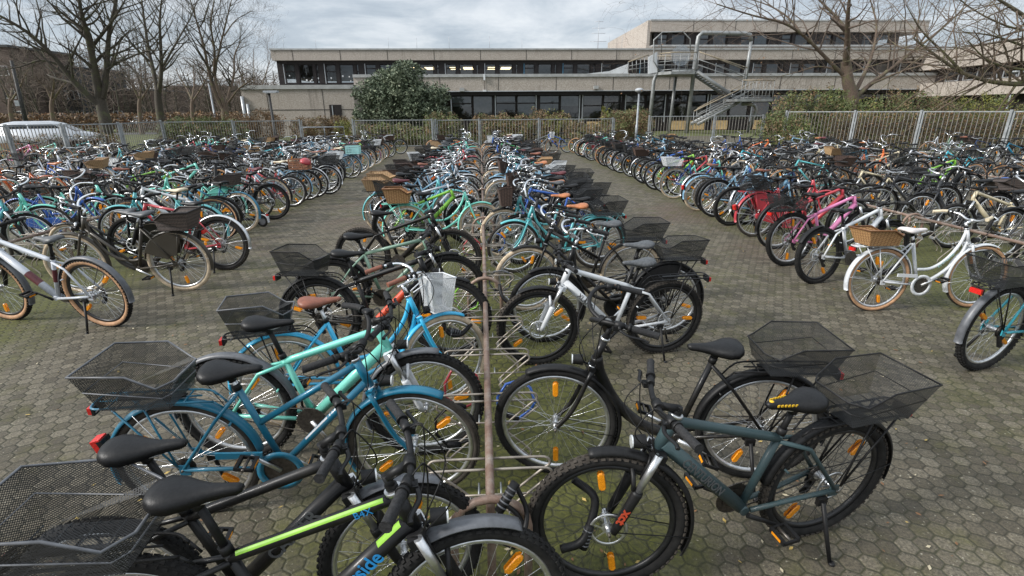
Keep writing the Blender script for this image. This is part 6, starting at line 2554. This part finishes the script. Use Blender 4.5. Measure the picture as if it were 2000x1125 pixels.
# ------------------------------------------------------------------ planting and far background
def build_plants():
    leaf_mats()
    # evergreen bush
    q = lambda px, py, y: tuple(aty(px, py, y))
    B = []
    rb = random.Random(58)
    for k in range(26):
        u = rb.uniform(-1, 1)
        v = rb.random()**.8
        top = 128+62*abs(u)**2.2+rb.uniform(-8, 14)
        px, py = 784+u*76, 226+(top-226)*v
        c = aty(px, py, 36+rb.uniform(-1.3, 1.3))
        rr = rb.uniform(.55, 1.05)
        B.append((tuple(c), (rr*1.15, rr, rr*rb.uniform(.75, 1.05))))
    B.append((tuple(aty(785, 200, 36.3)), (2.3, 1.6, 1.9)))
    bush('evergreen_shrub', 'large dark evergreen shrub in front of the school windows', B, 30000, .17, 'evergreen_leaf', 'evergreen_tip', 3, 'shrub', .3)
    # clipped shrub beneath the lamp post, hedges behind the gate
    def row_bush(name, label, x0, x1, y, top, n, size, k1, k2, seed, p2=.3, cat='hedge', depth=1.0):
        a, b = aty(x0, 230, y), aty(x1, 230, y)
        ht = aty((x0+x1)/2, top, y).z
        k = max(2, int((b.x-a.x)/1.1))
        rng = random.Random(seed)
        Bl = []
        for i in range(k):
            f = (i+.5)/k
            h = ht*rng.uniform(.86, 1.04)
            Bl.append(((a.x+(b.x-a.x)*f, y+rng.uniform(-.2, .2), h*.5), ((b.x-a.x)/k*.75, depth, h*.52)))
        return bush(name, label, Bl, n, size, k1, k2, seed, cat, p2)
    row_bush('clipped_shrub', 'round clipped brown-green shrub behind the galvanised lamp post', 1180, 1262, 33, 211, 16000, .085, 'hedge_brown', 'hedge_green', 7, .5, 'shrub', 1.4)
    row_bush('beech_hedge', 'brown and green hedge behind the back bar fence', 925, 1110, 33, 217, 20000, .10, 'hedge_brown', 'hedge_green', 8, .45)
    row_bush('laurel_hedge', 'low dark hedge behind the tall gate at the foot of the evergreen', 690, 842, 31.5, 240, 9000, .10, 'hedge_green', 'hedge_brown', 25, .4)
    row_bush('dry_hedge', 'low dry brown hedge in front of the yellow panels and staircase foot', 1112, 1178, 31.5, 236, 5000, .10, 'hedge_brown', 'hedge_green', 26, .3)
    row_bush('low_hedge', 'green hedge between the evergreen shrub and the back fence', 835, 900, 33, 216, 8000, .09, 'hedge_green', 'hedge_brown', 9, .35)
    row_bush('brown_hedge', 'brown hedge at the foot of the low concrete block', 575, 672, 40, 225, 9000, .10, 'hedge_brown', 'hedge_green', 10, .15)
    row_bush('yellow_shrub', 'yellow-green shrub beside the brown hedge and the side door', 655, 700, 38, 229, 2500, .09, 'hedge_yellow', 'hedge_green', 11, .4, 'shrub')
    row_bush('ivy_hedge', 'ivy-grown hedge behind the street side fence', 320, 470, 31.5, 226, 15000, .11, 'hedge_green', 'hedge_brown', 12, .35, depth=1.2)
    row_bush('bramble_bush', 'brown domed bush at the corner of the low concrete block', 440, 535, 36, 216, 10000, .10, 'hedge_brown', 'dry_leaf', 13, .35, 'shrub', 1.4)
    row_bush('thin_hedge', 'thin brown hedge between fence and white car', 0, 215, 24.4, 258, 6000, .06, 'hedge_brown', 'hedge_green', 14, .2, depth=.5)
    row_bush('thin_shrub', 'small yellow-green seedling bush before the school door', 1065, 1105, 32, 213, 800, .10, 'hedge_yellow', 'hedge_green', 15, .4, 'shrub', .5)
    row_bush('young_plant', 'slim leafy plant beside the clipped shrub', 1173, 1189, 33, 197, 260, .13, 'hedge_yellow', 'hedge_green', 16, .3, 'plant', .25)
    # hedge-side shrubs behind the right fence
    def wild(label, x0, x1, y, top, n, k1, k2, seed, p2=.3, size=.1, depth=1.3):
        return row_bush('wild_shrub', label, x0, x1, y, top, n, size, k1, k2, seed, p2, 'shrub', depth)
    wild('green leafy shrub covering the corner of the hedge-side fence', 1520, 1640, 30, 176, 11000, 'hedge_green', 'hedge_brown', 17, .35)
    wild('brown-green shrub overhanging the fence corner beside the staircase', 1500, 1560, 27.5, 212, 5000, 'hedge_green', 'hedge_brown', 18, .3)
    wild('dark green shrub below the trunk of the many-stemmed tree', 1600, 1720, 29.5, 184, 8000, 'hedge_green', 'hedge_yellow', 19, .2)
    wild('loose pale green shrub in front of the slanting wing', 1715, 1860, 29, 178, 8000, 'hedge_green', 'hedge_brown', 20, .4)
    wild('yellow-green shrub at the end of the slanting wing', 1850, 1975, 29, 181, 8000, 'hedge_yellow', 'hedge_green', 21, .45)
    a, b = aty(1640, 250, 27), aty(2080, 250, 20.5)
    rng = random.Random(22)
    mb = MB()
    for i in range(2600):
        f = rng.random()
        p = a.lerp(b, f)
        p.y += rng.uniform(.2, 1.6)
        p.z = rng.uniform(0, 1.2)
        w = p+V((rng.gauss(0, .3), rng.gauss(0, .3), rng.uniform(.1, .7)))
        mb.tube([p, p.lerp(w, .5)+V((rng.gauss(0, .07), 0, rng.gauss(0, .05))), w], [.010, .007, .003], 'twig_brown' if rng.random() < .6 else 'bark_mossy', 3, caps=False)
    for i in range(9000):
        p = a.lerp(b, rng.random())
        p.y += rng.uniform(.15, 1.8)
        p.z = rng.uniform(0.02, 1.75)
        leaves(mb, rng, p, (.1, .1, .1), 1, .08, rng.choice(['hedge_brown', 'hedge_brown', 'dry_leaf', 'hedge_green']))
    tag(obj('bramble_thicket', mb), 'brown leafless bramble thicket behind the shrub side fence', 'thicket', None, 'stuff')
    # ------------ trees on the street side
    def limb(pts, y, rng, spread=2.5):
        out = []
        dy = 0
        s = rng.uniform(-1, 1)*spread
        for i, (px, py) in enumerate(pts):
            out.append(aty(px, py, y+s*i/max(1, len(pts)-1)))
        return out
    g = 'bare trees on the street side'
    r = random.Random(31)
    y = 33
    t = [aty(207, 262, y), aty(206, 238, y), aty(199, 212, y), aty(195, 190, y)]
    t[0].z = 0
    bare_tree('bare_tree', 'big dark forked bare tree with thick leaning limb behind the street fence', t, .42,
              [(limb([(197, 208), (165, 180), (135, 148), (100, 105), (60, 68), (20, 42), (-40, 10)], y, r), .27), (limb([(195, 192), (188, 150), (178, 100), (168, 60), (158, 20), (150, -30)], y, r), .34),
               (limb([(200, 190), (206, 160), (210, 110), (214, 60), (225, 10), (232, -40)], y, r), .28), (limb([(168, 70), (150, 50), (120, 25), (85, -5)], y, r), .17),
               (limb([(208, 130), (240, 118), (285, 100), (330, 98)], y, r), .12), (limb([(176, 95), (205, 60), (228, 28), (250, -10)], y, r), .15), (limb([(120, 128), (80, 118), (40, 130), (-20, 140)], y, r), .10)], 41, 6, group=g, up=.10, kids=(2, 3), thick=.85)
    y = 40
    t = [aty(315, 248, y), aty(313, 225, y), aty(309, 195, y), aty(308, 170, y)]
    t[0].z = 0
    bare_tree('bare_tree', 'dark bare tree with narrow upright twin stems, middle one of the street side', t, .36,
              [(limb([(308, 180), (300, 140), (290, 95), (282, 40), (275, -15)], y, r), .26), (limb([(311, 178), (315, 140), (314, 90), (312, 40), (318, -20)], y, r), .25),
               (limb([(318, 130), (335, 100), (352, 70), (372, 35), (385, 0)], y, r), .14), (limb([(297, 170), (270, 145), (245, 120), (225, 95)], y, r), .12),
               (limb([(292, 120), (262, 90), (235, 55), (215, 20)], y, r), .13), (limb([(320, 172), (345, 160), (375, 155)], y, r), .08)], 42, 6, group=g, up=.14, kids=(2, 3), thick=.8)
    y = 42
    t = [aty(440, 238, y), aty(440, 226, y), aty(438, 212, y)]
    t[0].z = 0
    bare_tree('bare_tree', 'slender many-stemmed bare tree nearest the school corner', t, .34,
              [(limb([(436, 215), (420, 180), (408, 140), (398, 90), (385, 45), (372, 0)], y, r), .19), (limb([(440, 212), (420, 150), (428, 100), (440, 50), (452, 0)], y, r), .15),
               (limb([(440, 214), (448, 180), (457, 145), (458, 110), (470, 80)], y, r), .17), (limb([(446, 200), (465, 175), (485, 160), (500, 150)], y, r), .10),
               (limb([(418, 150), (419, 100), (412, 50), (418, 0)], y, r), .13), (limb([(438, 70), (460, 40), (490, 22)], y, r), .07)], 43, 6, 'bark_brown', 'bark_dark', group=g, up=.14, kids=(2, 3))
    y = 48
    for i, (px, top, lab) in enumerate(((101, 150, 'young bare tree standing behind the white car'), (20, 120, 'bare tree before the tall brick block at the picture edge'), (272, 140, 'thin bare tree between the two big dark trees'),
                                        (375, 130, 'thin bare tree left of the slender many-stemmed one'.replace(' left of', ' beside')), (492, 98, 'fine-branched round bare tree against the sky beside the school'))):
        yy = y+3*i
        t = [aty(px, 238, yy), aty(px, 215, yy), aty(px+1, 190, yy)]
        t[0].z = 0
        bare_tree('bare_tree', lab, t, .2, [(limb([(px, 195), (px-12, 170), (px-25, (170+top)//2), (px-32, top)], yy, r), .12), (limb([(px, 195), (px+4, 165), (px+3, top)], yy, r), .13),
                                            (limb([(px, 200), (px+18, 172), (px+30, (170+top)//2), (px+38, top+12)], yy, r), .11)], 60+i, 4, 'bark_brown', 'twig_brown', group=g, kids=(3, 5), up=.12)
    # ------------ trees on the hedge side
    g = 'bare trees over the shrub side fence'
    y = 31
    t = [aty(1672, 225, y), aty(1664, 195, y), aty(1656, 160, y), aty(1652, 120, y)]
    t[0].z = 0
    bare_tree('bare_tree', 'thick brown many-stemmed bare tree rising out of the shrubs', t, .55,
              [(limb([(1652, 130), (1655, 80), (1656, 30), (1662, -30)], y, r), .36), (limb([(1668, 192), (1700, 165), (1745, 130), (1790, 95), (1840, 55), (1890, 10)], y, r), .26),
               (limb([(1670, 180), (1690, 140), (1705, 100), (1712, 50), (1700, 0)], y, r), .22), (limb([(1655, 60), (1630, 30), (1600, 0), (1570, -30)], y, r), .18),
               (limb([(1650, 150), (1610, 110), (1570, 70), (1530, 45), (1470, 30), (1400, 8)], y, r), .2), (limb([(1570, 72), (1540, 35), (1500, 10), (1450, -5)], y, r), .12),
               (limb([(1652, 140), (1600, 130), (1560, 140), (1520, 150)], y, r), .1), (limb([(1700, 165), (1760, 140), (1830, 120), (1900, 105)], y, r), .12)],
              71, 6, 'bark_brown', 'twig_brown', group=g, up=.05, spread=.75, kids=(2, 3), thick=.72, dry=700, droop=.3)
    y = 24
    a = onz(2090, 300, 0)
    t = [V((aty(2120, 240, y).x, y, 0)), aty(2110, 200, y), aty(2085, 160, y)]
    bare_tree('bare_tree', 'mossy bare tree at the picture edge with one long low sagging bough', t, .42,
              [(limb([(2090, 168), (2040, 160), (1985, 164), (1930, 158), (1880, 142), (1830, 110), (1785, 75)], y, r, 1.5), .22), (limb([(2100, 180), (2060, 140), (1990, 135), (1930, 118), (1890, 80)], y, r, 1.5), .13),
               (limb([(2095, 170), (2060, 100), (2010, 40), (1960, 5), (1900, -30)], y, r, 1.5), .2), (limb([(1880, 142), (1840, 100), (1800, 60), (1770, 10)], y, r, 1.5), .10),
               (limb([(2060, 110), (2000, 90), (1940, 70), (1880, 62)], y, r, 1.5), .11), (limb([(2030, 60), (1980, 55), (1920, 30), (1860, -10)], y, r, 1.5), .09)],
              72, 6, 'bark_mossy', 'bark_brown', group=g, up=.02, spread=.7, kids=(1, 3), thick=.85, droop=.3)

def build_background():
    # brown winter wood and blocks of flats behind the street
    rng = random.Random(77)
    mb = MB()
    for i in range(250):
        y = rng.uniform(70, 118)
        px = rng.uniform(-160, 560)
        p = aty(px, 215, y)
        h = rng.uniform(5.5, 9.5)*(1.25 if px < 330 else .9)
        b = V((p.x, y, 0))
        mb.tube([b, b+V((rng.gauss(0, .3), 0, h*.5)), b+V((rng.gauss(0, .8), 0, h))], [.14, .09, .03], 'bark_dark', 4, caps=False)
        for k in range(34):
            f = rng.uniform(.2, .95)
            s = b+V((0, 0, h*f))
            e = s+V((rng.gauss(0, 1.5), rng.gauss(0, 1.0), rng.uniform(.1, 1.8)))
            mb.tube([s, s.lerp(e, .5)+V((rng.gauss(0, .2), 0, rng.gauss(0, .2))), e], [.035, .024, .008], 'twig_brown', 3, caps=False)
    tag(obj('distant_wood', mb), 'brown leafless wood behind the street, read as one mass', 'wood', None, 'stuff')
    def block(px0, px1, top, y, label, key, dep=12, wins=True):
        a, b = aty(px0, 200, y), aty(px1, 200, y)
        z = aty((px0+px1)/2, top, y).z
        root = empty('apartment_block', (a.x, y, 0))
        w = b.x-a.x
        mb = MB()
        mb.box((w/2, dep/2, z/2), (w, dep, z), key)
        obj('wall', mb, root)
        mb = MB()
        mb.box((w/2, dep/2, z+.15), (w+.5, dep+.5, .3), 'far_dark')
        obj('roof', mb, root)
        if wins:
            nx, nz = max(2, int(w/3.6)), max(1, int((z-1)/3))
            for i in range(nx):
                for k in range(nz):
                    g = MB()
                    x = w*(i+.5)/nx
                    zz = 1.7+k*3
                    g.box((x, -.01, zz), (1.5, .08, 1.3), 'paper')
                    f = obj('window', g, root)
                    g = MB()
                    for dx in (-.35, .35):
                        g.poly([(x+dx-.31, -.06, zz-.57), (x+dx+.31, -.06, zz-.57), (x+dx+.31, -.06, zz+.57), (x+dx-.31, -.06, zz+.57)], 'car_glass')
                    obj('pane', g, f)
        tag(root, label, 'building')
    block(-40, 46, 92, 82, 'tall brown brick apartment block behind the leaning mast', 'brick')
    block(115, 160, 133, 90, 'dark narrow block with glazed top behind the big forked tree', 'far_dark')
    block(50, 300, 178, 96, 'long low brick apartment row behind the street trees', 'brick')
    block(330, 520, 170, 120, 'low brown brick row behind the slender tree', 'brick', wins=False)
    row = MB()
    rngh = random.Random(4)
    # long brown roadside hedge
    a, b = aty(-60, 232, 58), aty(470, 232, 62)
    for i in range(9000):
        p = a.lerp(b, rngh.random())
        p.z = rngh.random()**.8*1.9
        p.y += rngh.uniform(-1, 1)
        leaves(row, rngh, p, (.2, .2, .2), 1, .26, rngh.choice(['hedge_brown', 'hedge_brown', 'dry_leaf', 'twig_brown']))
    tag(obj('roadside_hedge', row), 'long brown hedge along the far side of the lawn', 'hedge')
# ------------------------------------------------------------------ sky, light, camera
def build_world():
    w = bpy.data.worlds.new('World')
    bpy.context.scene.world = w
    w.use_nodes = True
    nt = w.node_tree
    bg = nt.nodes['Background']
    sky = N(nt, 'ShaderNodeTexSky', sky_type='NISHITA')
    sky.sun_disc = False
    sky.sun_elevation = R_(SUN_EL)
    sky.sun_rotation = R_(SUN_ROT)
    tc = N(nt, 'ShaderNodeTexCoord')
    sp = N(nt, 'ShaderNodeSeparateXYZ')
    L(nt, tc.outputs['Generated'], sp.inputs[0])
    z = math_node(nt, 'MAXIMUM', sp.outputs[2], .0)
    den = math_node(nt, 'ADD', z, .16)
    cv = N(nt, 'ShaderNodeCombineXYZ')
    L(nt, math_node(nt, 'DIVIDE', sp.outputs[0], den), cv.inputs[0])
    L(nt, math_node(nt, 'DIVIDE', sp.outputs[1], den), cv.inputs[1])
    n1 = noise(nt, 1.5, 8, .6, cv.outputs[0], dist=.35)
    n2 = noise(nt, .45, 4, .5, cv.outputs[0])
    f = math_node(nt, 'ADD', math_node(nt, 'MULTIPLY', n1, .6), math_node(nt, 'MULTIPLY', n2, .4))
    # radiance of the cloud layer: darker bellies, bright thin parts (units before the 0.1 strength)
    cloud = ramp(nt, f, [(.32, (1.5, 1.78, 2.15)), (.45, (2.25, 2.55, 2.9)), (.55, (3.2, 3.42, 3.7)), (.70, (4.6, 4.7, 4.75))])
    lowg = ramp(nt, z, [(0.0, (1.10, 1.06, 1.0)), (.10, (1.06, 1.05, 1.03)), (.25, (1, 1, 1)), (1, (2.0, 1.97, 1.92))])
    cl = mixc(nt, 1.0, cloud, lowg, 'MULTIPLY')
    mix = mixc(nt, .94, sky.outputs[0], cl)
    L(nt, mix, bg.inputs['Color'])
    bg.inputs['Strength'].default_value = .10

SUN_EL, SUN_ROT = 34, -105         # a veiled sun on the street side

def build_light():
    ld = bpy.data.lights.new('sun', 'SUN')
    ld.energy = 2.0
    ld.angle = R_(14)
    ld.color = (1, .965, .92)
    o = bpy.data.objects.new('sun', ld)
    C.objects.link(o)
    az, el = R_(SUN_ROT), R_(SUN_EL)
    d = V((sin(az)*cos(el), cos(az)*cos(el), sin(el)))
    o.rotation_euler = (-d).to_track_quat('-Z', 'Y').to_euler()
    o.location = d*60

def build_camera():
    cd = bpy.data.cameras.new('camera')
    cd.sensor_width = 36
    cd.lens = 18.0
    cd.clip_start = .05
    cd.clip_end = 2000
    o = bpy.data.objects.new('camera', cd)
    C.objects.link(o)
    b = -_f
    o.matrix_world = Matrix(((_r.x, _u.x, b.x, EYE.x), (_r.y, _u.y, b.y, EYE.y), (_r.z, _u.z, b.z, EYE.z), (0, 0, 0, 1)))
    bpy.context.scene.camera = o

def main():
    sc = bpy.context.scene
    sc.render.engine = 'CYCLES'
    sc.view_settings.view_transform = 'Standard'
    sc.view_settings.look = 'None'
    sc.view_settings.exposure = EXPOSURE
    sc.view_settings.gamma = 1
    sc.cycles.max_bounces = 8
    sc.cycles.transparent_max_bounces = 24
    sc.cycles.use_denoising = True
    defmats()
    build_world()
    build_light()
    build_camera()
    build_ground()
    build_racks()
    named = build_bikes()
    dress(named)
    build_scooter()
    build_locks()
    build_more_locks()
    build_helmets()
    build_plants()
    build_fences()
    build_street()
    build_school()
    build_stair()
    build_background()

EXPOSURE = 1.2
main()
